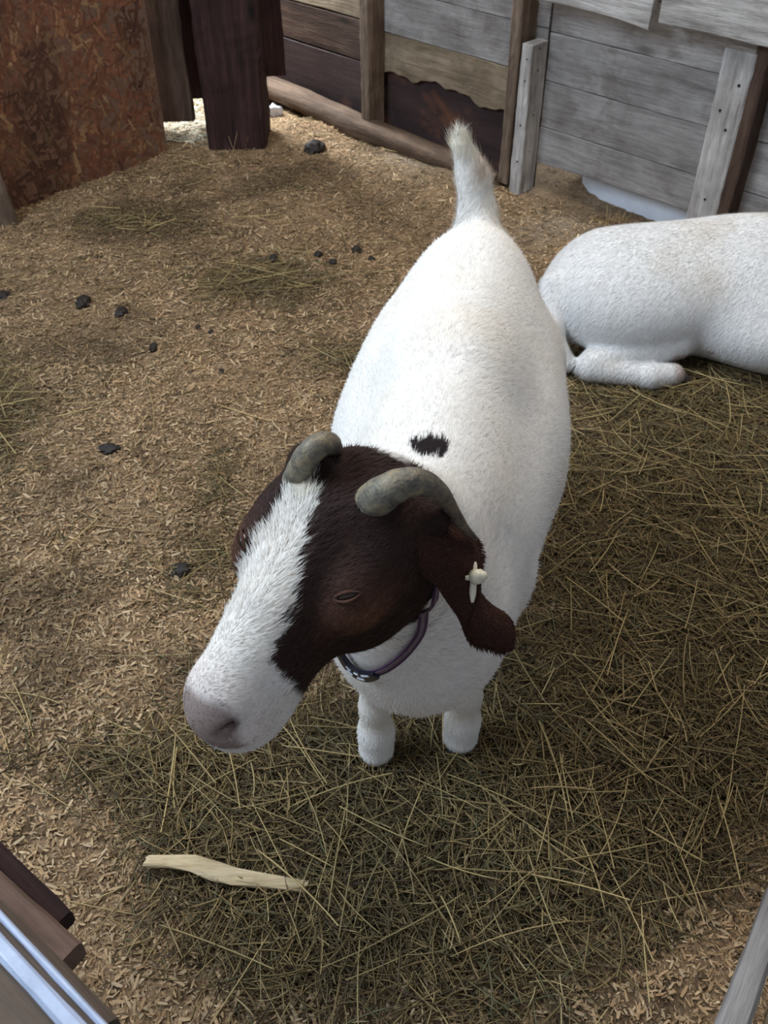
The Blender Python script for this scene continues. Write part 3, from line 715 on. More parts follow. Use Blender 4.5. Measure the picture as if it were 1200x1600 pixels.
WHITE = np.array([0.86, 0.84, 0.80]); BROWN = np.array([0.038, 0.020, 0.016])
def goat_color(P):
    n = len(P); h = to_head(P); b = to_body(P)
    f, l, u = h.T; a, lb, z = b.T
    nz = fbm(P, 60, 12, 3) - 0.5; nz2 = fbm(P, 9, 13, 3)
    C = np.tile(WHITE, (n, 1)) * (1 - 0.05 * nz2)[:, None]
    warm = smooth(nz2, 0.45, 0.75)[:, None] * 0.35; C = C * (1 - warm) + np.array([0.80, 0.72, 0.60]) * warm
    head = smooth(f + 0.35 * (u + 0.06) * 0 + nz * 0.010, -0.075, -0.068) * (np.linalg.norm(h - np.array([0.06, 0, -0.07]), axis=1) < 0.21)
    # the brown hood ends behind the cheek in a curve
    back = -0.050 - 0.02 * smooth(-u, 0.0, 0.08) + 0.10 * smooth(-u, 0.10, 0.185)
    hood = smooth(f - back + nz * 0.012, 0.0, 0.006) * (f > -0.2) * (np.linalg.norm((h - np.array([0.06, 0, -0.09])) / np.array([0.20, 0.13, 0.14]), axis=1) < 1.0)
    cl = 0 * f + np.interp(f, [-0.02, 0.01, 0.03, 0.065, 0.10, 0.145, 0.17, 0.20], [-0.026, -0.027, -0.026, -0.021, -0.017, -0.008, 0.0, 0.0])
    hw = np.interp(f, [-0.02, 0.00, 0.03, 0.065, 0.10, 0.13, 0.148, 0.160, 0.172], [0.0, 0.013, 0.015, 0.021, 0.029, 0.033, 0.040, 0.055, 0.20])
    hwl = np.interp(f, [0.10, 0.13, 0.15, 0.17], [0.0, 0.004, 0.03, 0.2]); hw = np.where(l < cl, hw + hwl, hw)
    RE = np.interp(f, [-0.012, 0.004, 0.010, 0.013, 0.036, 0.052, 0.067, 0.081, 0.096, 0.11, 0.144, 0.162, 0.168, 0.176], [-0.030, -0.022, -0.020, -0.006, -0.002, 0.001, 0.006, 0.011, 0.018, 0.024, 0.027, 0.033, 0.040, 0.2])
    LE = np.interp(f, [-0.012, 0.006, 0.025, 0.049, 0.058, 0.066, 0.086, 0.101, 0.115, 0.130, 0.150], [-0.030, -0.033, -0.043, -0.042, -0.038, -0.047, -0.048, -0.051, -0.056, -0.070, -0.2])
    strand = (fbm(np.stack([f * 0.35 + np.abs(l) * 0.25, l, u * 0 ], 1), 260, 21, 2) - 0.5) * 0.016
    blz = smooth(np.minimum(RE - l, l - LE) + strand, -0.001, 0.003) * (u > -0.05) * (f > -0.012)
    blz = np.maximum(blz, smooth(f + nz * 0.008 - 0.6 * np.clip(-u - 0.10, 0, 0.05), 0.170, 0.176))
    br = (hood * (1 - blz))[:, None]
    lt = np.exp(-(((f - 0.088) / 0.030) ** 2 + ((u + 0.034) / 0.020) ** 2)) * smooth(np.abs(l), 0.035, 0.05)
    bc = BROWN * (0.85 + 0.3 * nz2)[:, None]; bc = bc * (1 - 0.55 * lt[:, None]) + np.array([0.24, 0.105, 0.058]) * 0.55 * lt[:, None]
    C = C * (1 - br) + bc * br
    ye = (np.exp(-(((f - 0.012) / 0.018) ** 2 + ((l + 0.028) / 0.02) ** 2)) * hood * blz)[:, None] * 0.5
    C = C * (1 - ye) + np.array([0.78, 0.66, 0.42]) * ye
    # pink-grey nose and pinkish bridge
    pk = (smooth(f + nz * 0.006, 0.16, 0.215) * smooth(u, -0.09, -0.03) * (f > 0.1) * (np.abs(l) < 0.06) * (f < 0.3) * 0.45)[:, None]
    C = C * (1 - pk) + np.array([0.72, 0.60, 0.55]) * pk
    ns = (smooth(f + 0.0 * u + nz * 0.010, 0.209, 0.223) * smooth(u + 0.3 * np.abs(l + 0.004), -0.056, -0.044) * (f < 0.3) * smooth(0.038 - np.abs(l + 0.004), 0, 0.008))[:, None] * 0.9
    C = C * (1 - ns) + np.array([0.25, 0.180, 0.155]) * ns
    nos = np.exp(-(((np.abs(l + 0.004) - 0.026) / 0.006) ** 2 + ((u + 0.026 ) / 0.004) ** 2)) * (f > 0.21) * (f < 0.3); nos = np.clip(nos * 1.1, 0, 1)[:, None]
    C = C * (1 - nos) + np.array([0.045, 0.018, 0.018]) * nos
    mo = np.exp(-((u + 0.092 - 0.12 * (f - 0.22)) / 0.0022) ** 2) * (f > 0.155) * (f < 0.3) * (np.linalg.norm(h - np.array([0.2, 0, -0.09]), axis=1) < 0.07); mo = mo[:, None] * 0.55
    C = C * (1 - mo) + np.array([0.20, 0.10, 0.09]) * mo
    # withers spot, tail marks, yellowed legs
    strk = (fbm(np.stack([a * 0.3, lb, z * 0.3], 1), 220, 33, 2) - 0.5) * 0.02
    sp = smooth(0.022 - np.hypot((a + 0.022) * 0.9, lb * 0.85 - 0.002) + strk, -0.002, 0.004) * (z > 0.6) * (h[:, 0] < -0.1); sp = sp[:, None]
    C = C * (1 - sp) + np.array([0.016, 0.011, 0.012]) * sp
    tm = (np.exp(-(((z - 0.775) / 0.018) ** 2 + ((lb + 0.005) / 0.02) ** 2)) * (a > 0.6))[:, None] * 0.6; C = C * (1 - tm) + np.array([0.42, 0.30, 0.20]) * tm
    tt = (smooth(z, 0.785, 0.82) * (a > 0.6))[:, None] * 0.4; C = C * (1 - tt) + np.array([0.75, 0.70, 0.52]) * tt
    lg = (smooth(-z, -0.20, -0.10) * smooth(z, 0.085, 0.12) * (a < 0.3))[:, None] * 0.4; C = C * (1 - lg) + np.array([0.60, 0.52, 0.38]) * lg
    return np.clip(C, 0.003, 0.93)

def goat_flow(P, Nn):
    h = to_head(P); b = to_body(P)
    D = np.tile(AX * 1.0, (len(P), 1)) + np.array([0, 0, -1.0]) * smooth(0.62 - P[:, 2], -0.05, 0.25)[:, None] * 0.9
    side = np.clip(b[:, 1] / 0.06, -1, 1)[:, None] * BX * 0.35; D = D + side
    tl = ((b[:, 0] > 0.69) & (b[:, 2] > 0.66))[:, None]; D = np.where(tl, np.array([0, 0, 1.0]), D)
    lg = ((P[:, 2] < 0.28))[:, None]; D = np.where(lg, np.array([0, 0, -1.0]), D)
    hm = smooth(h[:, 0], -0.10, -0.02) * (np.linalg.norm(h - np.array([0.06, 0, -0.07]), axis=1) < 0.22)
    cl = -0.012; Dh = -HF * 0.9 + HL * (np.sign(h[:, 1] - cl) * smooth(np.abs(h[:, 1] - cl), 0, 0.02))[:, None] * 0.75
    Dh = np.where((h[:, 2] < -0.06)[:, None], -HF * 0.8 - HU * 0.3, Dh)
    D = D * (1 - hm)[:, None] + Dh * hm[:, None]
    D = D + np.stack([fbm(P, 7, 61, 2) - .5, fbm(P, 7, 67, 2) - .5, fbm(P, 7, 73, 2) - .5], 1) * 0.9
    D = D - Nn * (D * Nn).sum(1)[:, None]
    return D / (np.linalg.norm(D, axis=1)[:, None] + 1e-9)

def fur(name, V, Q, shape, n, lenf, colf, flow, parent, wid=0.0009, lift=0.22, wsel=None):
    r = np.random.default_rng(21)
    A_ = V[Q[:, 0]]; B_ = V[Q[:, 1]]; C_ = V[Q[:, 2]]; D_ = V[Q[:, 3]]
    ar = np.linalg.norm(np.cross(C_ - A_, D_ - B_), axis=1) / 2
    if wsel is not None: ar = ar * wsel((A_ + C_) / 2)
    k = r.choice(len(Q), n, p=ar / ar.sum()); s, t = r.uniform(0, 1, (2, n, 1))
    P = A_[k] * (1 - s) * (1 - t) + B_[k] * s * (1 - t) + C_[k] * s * t + D_[k] * (1 - s) * t
    Nn = shape.grad(P); D = flow(P, Nn); L = lenf(P)
    ok = L > 0.001; P, Nn, D, L = P[ok], Nn[ok], D[ok], L[ok]; n = len(P)
    L = L * r.uniform(0.6, 1.25, n); D = D + r.normal(0, 0.16, (n, 3)); D /= np.linalg.norm(D, axis=1)[:, None]
    S = np.cross(D, Nn); S /= np.linalg.norm(S, axis=1)[:, None] + 1e-9
    w = (wid * r.uniform(0.7, 1.4, n))[:, None] / 2; li = (lift * r.uniform(0.5, 1.6, n))[:, None]; L = L[:, None]
    m = P + D * L * 0.5 + Nn * L * li * 0.55; e = P + D * L + Nn * L * li * 0.75
    X = np.stack([P - S * w - Nn * 0.0005, P + S * w - Nn * 0.0005, m + S * w * 0.8, m - S * w * 0.8, e], 1).reshape(-1, 3)
    b = np.arange(n)[:, None] * 5; q = b + np.array([0, 1, 2, 3]); t_ = b + np.array([3, 2, 4])
    c = colf(P) * r.uniform(0.88, 1.08, n)[:, None]
    o = mesh_np(name, X, q, t_, cols=np.repeat(np.clip(c, 0, .95), 5, 0), mat=M_FUR)
    o['kind'] = 'stuff'
    if parent: adopt(o, parent)
    return o

def tube_np(pts, rad, n=20, flat=None, rings=0.0, nf=0):
    pts = np.array(pts, float); m = len(pts); V = []
    T = np.gradient(pts, axis=0); T /= np.linalg.norm(T, axis=1)[:, None]
    ref = np.array([0, 0, 1.0]) if abs(T[0][2]) < 0.9 else np.array([1.0, 0, 0])
    A_ = np.cross(T[0], ref); A_ /= np.linalg.norm(A_)
    for k in range(m):
        A_ = A_ - T[k] * (A_ @ T[k]); A_ /= np.linalg.norm(A_); B_ = np.cross(T[k], A_)
        rr = rad[k] * (1 + rings * math.sin(k * nf))
        for j in range(n):
            t = 2 * math.pi * j / n; V.append(pts[k] + (A_ * math.cos(t) + B_ * math.sin(t)) * rr)
    Q = [(k * n + j, k * n + (j + 1) % n, (k + 1) * n + (j + 1) % n, (k + 1) * n + j) for k in range(m - 1) for j in range(n)]
    V.append(pts[0]); V.append(pts[-1] + T[-1] * rad[-1] * 0.5); tr = []
    for j in range(n):
        tr.append((m * n, (j + 1) % n, j)); tr.append((m * n + 1, (m - 1) * n + j, (m - 1) * n + (j + 1) % n))
    return np.array(V), np.array(Q), np.array(tr)
def spline(pts, n):
    """Catmull-Rom through rows of any width"""
    P = np.array(pts, float); P = np.vstack([2 * P[0] - P[1], P, 2 * P[-1] - P[-2]]); m = len(P) - 3; out = []
    for x in np.linspace(0, m - 1e-6, n):
        i = int(x); t = x - i; a_, b_, c_, d_ = P[i:i + 4]
        out.append(0.5 * (2 * b_ + (c_ - a_) * t + (2 * a_ - 5 * b_ + 4 * c_ - d_) * t * t + (3 * b_ - a_ - 3 * c_ + d_) * t ** 3))
    return np.array(out)

goat = tag(empty('goat', (A0[0], A0[1], 0)), 'standing white goat with brown face, horns and purple collar, looking down at the left', 'goat')
gs = goat_shape()
V, Q = gs.surface((-0.30, 0.30, -0.01), (0.50, 1.95, 1.02), 0.0042)
body = adopt(mesh_np('body', V, Q, cols=goat_color(V), mat=M_SKIN), goat)
def flen(P):
    h = to_head(P); b = to_body(P); L = np.full(len(P), 0.0125)
    inh = (np.linalg.norm(h - np.array([0.07, 0, -0.06]), axis=1) < 0.19) & (h[:, 0] > -0.06)
    L = np.where(inh, 0.006, L)
    bl = inh & (h[:, 2] > -0.03) & (np.abs(h[:, 1] + 0.01) < 0.04) & (h[:, 0] < 0.15); L = np.where(bl, 0.012, L)
    L = np.where(inh & (h[:, 0] > 0.17), 0.0045, L); L = np.where(inh & (h[:, 0] > 0.215) & (h[:, 2] > -0.05), 0.0018, L)
    L = np.where((b[:, 0] > 0.69) & (b[:, 2] > 0.66), 0.020, L); L = np.where((b[:, 0] > 0.66) & (b[:, 2] > 0.79), 0.032, L)
    L = np.where(P[:, 2] < 0.28, np.minimum(L, 0.007), L); L = np.where(P[:, 2] < 0.012, 0.0, L)
    return L
def fsel(P):
    h = to_head(P); w = np.where(np.linalg.norm(h - np.array([0.08, 0, -0.06]), axis=1) < 0.2, 3.0, 1.0)
    return w * np.where(P[:, 2] < 0.15, 1.5, 1.0)
fur('coat_hair', V, Q, gs, 300000, flen, goat_color, goat_flow, goat, wid=0.00065, lift=0.15, wsel=fsel)

# horns
M_HORN = horn_mat()
def horn(rows, label):
    S = spline([list(Pt(u, v, t)) + [r] for u, v, t, r in rows], 70)
    V, Q, T = tube_np(S[:, :3], S[:, 3], 24, rings=0.018, nf=0.9)
    k = np.clip(np.arange(len(V)) / (len(V) - 2), 0, 1)[:, None]
    c = np.array([0.230, 0.215, 0.170]) * (1 - k) + np.array([0.075, 0.050, 0.036]) * k
    o = adopt(mesh_np('horn', V, Q, T, cols=c, mat=M_HORN), goat); o['label'] = label; return o
horn([(545, 818, .855, .0185), (572, 792, .825, .0180), (602, 769, .79, .0155), (632, 755, .782, .0136), (662, 755, .79, .0114), (687, 770, .805, .0088), (706, 796, .825, .0063), (725, 824, .84, .0045), (743, 843, .852, .0028)], 'long grey horn curving down to the ear')
horn([(463, 752, .855, .0135), (469, 734, .834, .0122), (481, 712, .815, .0118), (497, 697, .808, .0112), (513, 692, .825, .0103), (520, 701, .85, .0090), (517, 715, .875, .0078), (506, 726, .90, .0045), (498, 732, .915, .0025)], 'grey horn curling away behind the head')

# ears
def ear(Lpts, Rpts, name='ear', bulge=0.010, th=0.0035, flip=1):
    n, m = 40, 14
    Ls = spline(Lpts, n); Rs = spline(Rpts, n); V = []; cols = []
    for side in (1, -1):
        for i in range(n):
            c = (Ls[i] + Rs[i]) / 2; w = np.linalg.norm(Ls[i] - Rs[i])
            tn = (Ls[min(i + 1, n - 1)] + Rs[min(i + 1, n - 1)] - Ls[max(i - 1, 0)] - Rs[max(i - 1, 0)]); tn /= np.linalg.norm(tn) + 1e-9
            wd = (Rs[i] - Ls[i]) / (w + 1e-9); nn = np.cross(tn, wd) * flip; nn /= np.linalg.norm(nn) + 1e-9
            for j in range(m + 1):
                x = j / m; q = 1 - (2 * x - 1) ** 2
                p = Ls[i] * (1 - x) + Rs[i] * x + nn * (bulge * q * min(1, w / 0.04) + side * th * math.sqrt(max(q, 0)))
                V.append(p)
    V = np.array(V); Q = []
    o_ = n * (m + 1)
    for i in range(n - 1):
        for j in range(m):
            a_ = i * (m + 1) + j; Q.append((a_, a_ + 1, a_ + m + 2, a_ + m + 1)); Q.append((o_ + a_ + m + 1, o_ + a_ + m + 2, o_ + a_ + 1, o_ + a_))
    return V, np.array(Q)
class Loc:                                                            # normals of an ear for its fur
    def __init__(s, V, Q):
        s.c = V[Q].mean(1); nn = np.cross(V[Q[:, 2]] - V[Q[:, 0]], V[Q[:, 3]] - V[Q[:, 1]]); s.n = nn / (np.linalg.norm(nn, axis=1)[:, None] + 1e-12)
    def grad(s, P):
        out = np.zeros_like(P)
        for ch in np.array_split(np.arange(len(P)), max(1, len(P) // 500)):
            d = ((P[ch][:, None] - s.c[None]) ** 2).sum(2); out[ch] = s.n[d.argmin(1)]
        return out
EARC = np.array([0.060, 0.026, 0.018])
def ear_color(P): return EARC * (0.8 + 0.4 * fbm(P, 30, 81, 3))[:, None]
# each row: left/inner edge then right/outer edge, pixel and depth
EL = [(596, 850, .835), (625, 878, .825), (655, 895, .828), (682, 917, .84), (702, 945, .855), (717, 968, .86), (727, 992, .868), (740, 1006, .872), (762, 1014, .874), (783, 1019, .876)]
ER = [(600, 785, .835), (638, 781, .828), (666, 800, .835), (700, 820, .85), (735, 832, .862), (753, 866, .865), (744, 910, .862), (764, 940, .865), (795, 962, .872), (803, 990, .876)]
e_l = [Pt(*x) for x in EL]; e_r = [Pt(*x) for x in ER]
tip = Pt(800, 1012, .879)
Vr, Qr = ear(e_l + [tip * 0.6 + Pt(783, 1019, .877) * 0.4], e_r + [tip])
ear1 = adopt(mesh_np('ear', Vr, Qr, cols=ear_color(Vr), mat=M_SKIN), goat); ear1['label'] = 'long brown ear with a pale tag'
def ear_flow(P, Nn):
    D = np.where((P[:, 2] > 0.83)[:, None], np.array([0.8, 0.1, -0.5]), np.array([0.25, 0.05, -1.0])); D = D - Nn * (D * Nn).sum(1)[:, None]
    return D / (np.linalg.norm(D, axis=1)[:, None] + 1e-9)
fur('ear_hair', Vr, Qr, Loc(Vr, Qr), 22000, lambda P: np.full(len(P), 0.006), ear_color, ear_flow, goat, wid=0.0007, lift=0.25)
# the other ear, hanging on the far side of the head
def hp(f, l, u): return HM + HF * f + HL * l + HU * u
e0 = hp(-0.005, -0.070, -0.05)
Lp = [e0 + np.array([0.00, -0.02, 0.0]), e0 + np.array([-0.02, -0.015, -0.035]), e0 + np.array([-0.022, 0.0, -0.09]), e0 + np.array([-0.015, 0.01, -0.14]), e0 + np.array([-0.005, 0.03, -0.175])]
Rp = [e0 + np.array([0.01, 0.04, 0.0]), e0 + np.array([0.0, 0.055, -0.035]), e0 + np.array([0.0, 0.055, -0.09]), e0 + np.array([0.0, 0.065, -0.14]), e0 + np.array([0.0, 0.045, -0.175])]
Vl, Ql = ear(Lp, Rp); adopt(mesh_np('ear', Vl, Ql, cols=ear_color(Vl), mat=M_SKIN), goat)

# ear tag through the visible ear
M_TAG = plain('cream_tag_plastic', (0.80, 0.74, 0.56), 0.4, var=0.08)
t0 = Pt(741, 878, .853); t1 = Pt(738, 941, .846)
S = spline([t0, (t0 * 0.5 + t1 * 0.5) , t1], 14)
Vt, Qt, Tt = tube_np(S, np.array([0.0022, 0.0030] + [0.0032] * 9 + [0.0028, 0.0022, 0.0014]), 12)
c1 = Pt(741, 902, .848); c2 = Pt(757, 899, .838)
V2, Q2, T2 = tube_np([c1, c1 * 0.35 + c2 * 0.65, c1 * 0.33 + c2 * 0.67, c2], [0.0072, 0.0066, 0.0042, 0.0040], 16)
V3, Q3, T3 = tube_np([Pt(727, 903, .846), c1], [0.002, 0.0035], 10)
Va = np.vstack([Vt, V2, V3]); n1, n2 = len(Vt), len(Vt) + len(V2)
tg = mesh_np('ear_tag', Va, np.vstack([Qt, Q2 + n1, Q3 + n2]), np.vstack([Tt, T2 + n1, T3 + n2]), mat=M_TAG)
tg.parent = ear1; tg.location = Vector((0, 0, 0)) - Vector(ear1.location) - Vector(goat.location) + Vector((0, 0, 0)); tg['label'] = 'cream plastic ear tag'

# eyes
M_EYE = plain('eye', (0.030, 0.017, 0.010), 0.12, var=0.2, spec=0.6, bmp=0.0)
M_LID = plain('eyelid', (0.070, 0.030, 0.018), 0.9, var=0.2)
for q in (-1, 1):
    c = hp(0.080, q * 0.058, -0.018)
    Pn = c[None]
    for _ in range(6): Pn = Pn - gs.grad(Pn) * gs(Pn)[:, None]
    g = gs.grad(Pn)[0]; c = Pn[0]
    bm = bmesh.new(); bmesh.ops.create_uvsphere(bm, u_segments=24, v_segments=16, radius=1.0)
    me = bpy.data.meshes.new('eye')
    ex = np.array([0.62, 0.42, -0.55]); XR = HF * (-ex[0]) + HL * (q * ex[1]) + HU * ex[2]; X = XR - g * (XR @ g); X /= np.linalg.norm(X); Y = np.cross(g, X)
    Mx = Matrix(((X[0] * .0095, Y[0] * .0050, g[0] * .006, c[0] - g[0] * 0.0015), (X[1] * .0095, Y[1] * .0050, g[1] * .006, c[1] - g[1] * 0.0015), (X[2] * .0095, Y[2] * .0050, g[2] * .006, c[2] - g[2] * 0.0015), (0, 0, 0, 1)))
    bmesh.ops.transform(bm, matrix=Mx, verts=bm.verts)
    for f_ in bm.faces: f_.smooth = True
    bm.to_mesh(me); bm.free(); me.materials.append(M_EYE); o = bpy.data.objects.new('eye', me); COL.objects.link(o); adopt(o, goat)
    for sgn in (-1, 1):
        pts = []
        for t in np.linspace(-1.15, 1.15, 17):
            x = t * 0.0105; y = sgn * (0.0045 * (1 - (t / 1.15) ** 2) + 0.0006)
            if (HU @ Y) * sgn > 0: y *= 0.55
            pts.append(c + X * x + Y * y + g * (0.0045 * (1 - (t / 1.3) ** 2)))
        Vl_, Ql_, Tl_ = tube_np(pts, np.interp(np.linspace(-1, 1, 17), [-1, 0, 1], [0.0008, 0.0018, 0.0008]), 10)
        adopt(mesh_np('eyelid', Vl_, Ql_, Tl_, mat=M_LID), goat)

# collar
M_STRAP = plain('purple_strap', (0.060, 0.022, 0.075), 0.45, var=0.3, vs=90)
M_STRAP2 = plain('grey_strap_face', (0.16, 0.12, 0.15), 0.5, var=0.3, vs=90)
M_BUCK = plain('black_buckle', (0.012, 0.012, 0.02), 0.2, var=0.1); M_BW = plain('white_print', (0.75, 0.78, 0.85), 0.4, var=0.05)
cp = [(0.044, 0.62, 0.80), (0.043, 0.621, 0.767), (0.040, 0.658, 0.691), (0.029, 0.666, 0.645), (0.011, 0.680, 0.598), (-0.008, 0.695, 0.560), (-0.033, 0.700, 0.535), (-0.062, 0.705, 0.535), (-0.085, 0.72, 0.57), (-0.10, 0.73, 0.65), (-0.095, 0.73, 0.74), (-0.07, 0.72, 0.82), (-0.035, 0.705, 0.862), (0.003, 0.70, 0.872), (0.033, 0.675, 0.855)]
loop = spline([cp[-1]] + cp + [cp[0], cp[1]], 200)
S = loop[int(round(200 / (len(cp) + 2))):int(round(200 * (len(cp) + 1) / (len(cp) + 2)))]
def to_surf(S, off):
    for _ in range(8): S = S - gs.grad(S) * (gs(S) - off)[:, None]
    return S
S = to_surf(S, 0.006)
for _ in range(10): S = (np.roll(S, 1, 0) + 2 * S + np.roll(S, -1, 0)) / 4
hz = smooth(S[:, 2], 0.77, 0.83)
for _ in range(8): S = S - gs.grad(S) * (gs(S) - (0.005 - 0.012 * hz))[:, None]
def ribbon(S, w0, th, closed=True, shift=0.0, lift=0.0, taper=None):
    m = len(S); T = (np.roll(S, -1, 0) - np.roll(S, 1, 0)) if closed else np.gradient(S, axis=0)
    T /= np.linalg.norm(T, axis=1)[:, None]; G = gs.grad(S); Wd = np.cross(T, G); Wd /= np.linalg.norm(Wd, axis=1)[:, None]; G = np.cross(Wd, T)
    w = np.full(m, w0) if taper is None else w0 * taper
    w = w[:, None]
    V = np.stack([S + Wd * (shift - w / 2) + G * lift, S + Wd * (shift + w / 2) + G * lift, S + Wd * (shift + w / 2) + G * (lift + th), S + Wd * (shift - w / 2) + G * (lift + th)], 1).reshape(-1, 3)
    Q = []
    for k in range(m if closed else m - 1):
        k2 = (k + 1) % m
        for j in range(4): Q.append((k * 4 + j, k * 4 + (j + 1) % 4, k2 * 4 + (j + 1) % 4, k2 * 4 + j))
    if not closed: Q += [(0, 1, 2, 3), (m * 4 - 1, m * 4 - 2, m * 4 - 3, m * 4 - 4)]
    return V, np.array(Q)
V, Q_ = ribbon(S, 0.011, 0.002)
col_ = adopt(mesh_np('collar', V, Q_, mat=M_STRAP, smooth_=False), goat); col_['label'] = 'purple strap collar'
def sub(name, V, Q_, mat, par, lab=None):
    o = mesh_np(name, V, Q_, mat=mat, smooth_=False); o.parent = par; o.location = -(Vector(par.location) + Vector(goat.location))
    if lab: o['label'] = lab
    return o
V, Q_ = ribbon(S, 0.0045, 0.0007, lift=0.0021, shift=0.001); sub('strap_lining', V, Q_, M_STRAP2, col_, 'greyish face band of the collar')
uu, vv = proj(S)
ksel = [k for k in range(len(S)) if 508 < uu[k] < 592 and vv[k] > 1000]
if ksel:
    ks = np.arange(min(ksel), max(ksel) + 1); Sb = S[ks]; tp = np.sin(np.linspace(0.5, math.pi - 0.35, len(ks)))
    V, Q_ = ribbon(Sb, 0.020, 0.006, closed=False, lift=0.0015, taper=tp); bk = sub('buckle', V, Q_, M_BUCK, col_, 'glossy black oval buckle')
    for (a_, b_, sh) in ((0.10, 0.30, .0045), (0.36, 0.50, .0048), (0.58, 0.74, .0040), (0.30, 0.46, -.0042), (0.54, 0.66, -.0040)):
        i0, i1 = int(a_ * len(ks)), max(int(a_ * len(ks)) + 2, int(b_ * len(ks)))
        V, Q_ = ribbon(Sb[i0:i1], 0.0026, 0.0008, closed=False, lift=0.0077, shift=sh)
        if len(V) > 4:
            o = mesh_np('printed_mark', V, Q_, mat=M_BW, smooth_=False); adopt(o, goat); o.name = 'buckle_mark'

# hooves
M_HOOF = plain('hoof', (0.060, 0.048, 0.045), 0.6, var=0.4, vs=60)
def hoof_pair(c, ax, parent, k=1.0):
    sd = np.array([ax[1], -ax[0], 0])
    for q in (-1, 1):
        bm = bmesh.new(); bmesh.ops.create_icosphere(bm, subdivisions=3, radius=1.0)
        for w in bm.verts:
            x, y, z = w.co; z = max(z, -0.45); s = 1 - 0.25 * (z + 0.45)
            p = c + ax * (x * 0.025 * s + 0.000) * k + sd * (y * 0.0135 * s + q * 0.0140) * k + np.array([0, 0, (z + 0.45) * 0.030 * k])
            w.co = p
        for f_ in bm.faces: f_.smooth = True
        me = bpy.data.meshes.new('hoof'); bm.to_mesh(me); bm.free(); me.materials.append(M_HOOF)
        o = bpy.data.objects.new('hoof', me); COL.objects.link(o); adopt(o, parent)
for q in (-1, 1):
    e = -0.005 if q < 0 else 0.045
    hoof_pair(gb(e - 0.018, q * 0.072, -0.003), -AX, goat); hoof_pair(gb(0.648, q * 0.088, -0.003), -AX, goat)

# ------------------------------------------------------------------ the lying goat
def goat2_shape():
    s = Shape()
    s.ell((1.02, 2.37, 0.155), (0.36, 0.22, 0.185))
    s.ell((0.69, 2.34, 0.155), (0.25, 0.20, 0.165), k=0.08)
    s.ell((1.13, 2.25, 0.12), (0.26, 0.195, 0.13), k=0.06)
    s.cone((0.62, 2.39, 0.205), (1.25, 2.42, 0.25), 0.08, 0.08, k=0.09)
    s.ell((0.70, 2.225, 0.130), (0.155, 0.078, 0.095), k=0.04)
    s.cone((0.80, 2.19, 0.09), (0.575, 2.150, 0.052), 0.046, 0.042, k=0.018)
    s.cone((0.568, 2.142, 0.042), (0.72, 2.105, 0.036), 0.040, 0.029, k=0.008)
    s.cone((0.72, 2.105, 0.038), (0.785, 2.118, 0.034), 0.035, 0.030, k=0.012)
    s.chain([((0.46, 2.30, 0.20), 0.035), ((0.450, 2.22, 0.12), 0.028), ((0.500, 2.165, 0.045), 0.022)], k=0.03)
    s.cone((1.25, 2.36, 0.20), (1.42, 2.26, 0.36), 0.15, 0.085, k=0.08)
    s.ell((1.44, 2.22, 0.40), (0.07, 0.075, 0.065), k=0.04)
    s.cone((1.45, 2.20, 0.39), (1.50, 2.05, 0.33), 0.056, 0.036, k=0.03)
    s.ell((1.51, 2.03, 0.325), (0.038, 0.036, 0.033), k=0.02)
    s.ell((1.40, 2.15, 0.41), (0.02, 0.028, 0.02), k=0.02)
    s.ell((1.53, 2.19, 0.41), (0.02, 0.028, 0.02), k=0.02)
    s.cone((1.22, 2.20, 0.06), (1.38, 2.06, 0.04), 0.05, 0.032, k=0.03)
    s.cone((1.38, 2.06, 0.04), (1.24, 2.02, 0.03), 0.032, 0.028, k=0.02)
    return s
g2 = tag(empty('goat', (0.9, 2.35, 0)), 'white goat lying down by the wall, seen from its rump, at the right edge', 'goat')
s2 = goat2_shape()
V, Q = s2.surface((0.36, 1.92, -0.03), (1.62, 2.70, 0.50), 0.007)
def g2col(P):
    nz = fbm(P, 8, 91, 3); nz3 = fbm(P, 40, 92, 2); C = np.tile(np.array([0.85, 0.85, 0.84]), (len(P), 1)) * (1 - 0.05 * nz)[:, None]
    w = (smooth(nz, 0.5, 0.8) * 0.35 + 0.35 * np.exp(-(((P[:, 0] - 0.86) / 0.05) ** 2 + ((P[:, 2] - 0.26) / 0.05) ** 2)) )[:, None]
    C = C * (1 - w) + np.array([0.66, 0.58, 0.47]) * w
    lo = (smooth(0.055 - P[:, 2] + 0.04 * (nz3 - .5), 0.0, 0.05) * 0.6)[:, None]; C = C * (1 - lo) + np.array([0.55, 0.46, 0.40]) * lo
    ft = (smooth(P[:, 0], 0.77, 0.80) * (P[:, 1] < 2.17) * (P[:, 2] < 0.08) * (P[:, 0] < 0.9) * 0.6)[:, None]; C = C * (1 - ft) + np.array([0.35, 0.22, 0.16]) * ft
    hb = (smooth(np.linalg.norm((P - np.array([1.46, 2.17, 0.39])) / np.array([0.13, 0.15, 0.12]), axis=1), 1.05, 0.95) * smooth(np.abs(P[:, 0] - 1.455 - (2.22 - P[:, 1]) * 0.33), 0.018, 0.024) * smooth(P[:, 1], 2.06, 2.07))[:, None]
    C = C * (1 - hb) + BROWN * hb
    return np.clip(C, 0, .93)
def g2flow(P, Nn):
    D = np.tile(np.array([-0.75, -0.15, -0.75]), (len(P), 1)) + np.stack([fbm(P, 6, 93, 2) - .5, fbm(P, 6, 94, 2) - .5, fbm(P, 6, 95, 2) - .5], 1) * 0.8
    D = D - Nn * (D * Nn).sum(1)[:, None]; return D / (np.linalg.norm(D, axis=1)[:, None] + 1e-9)
adopt(mesh_np('body', V, Q, cols=g2col(V), mat=M_SKIN), g2)
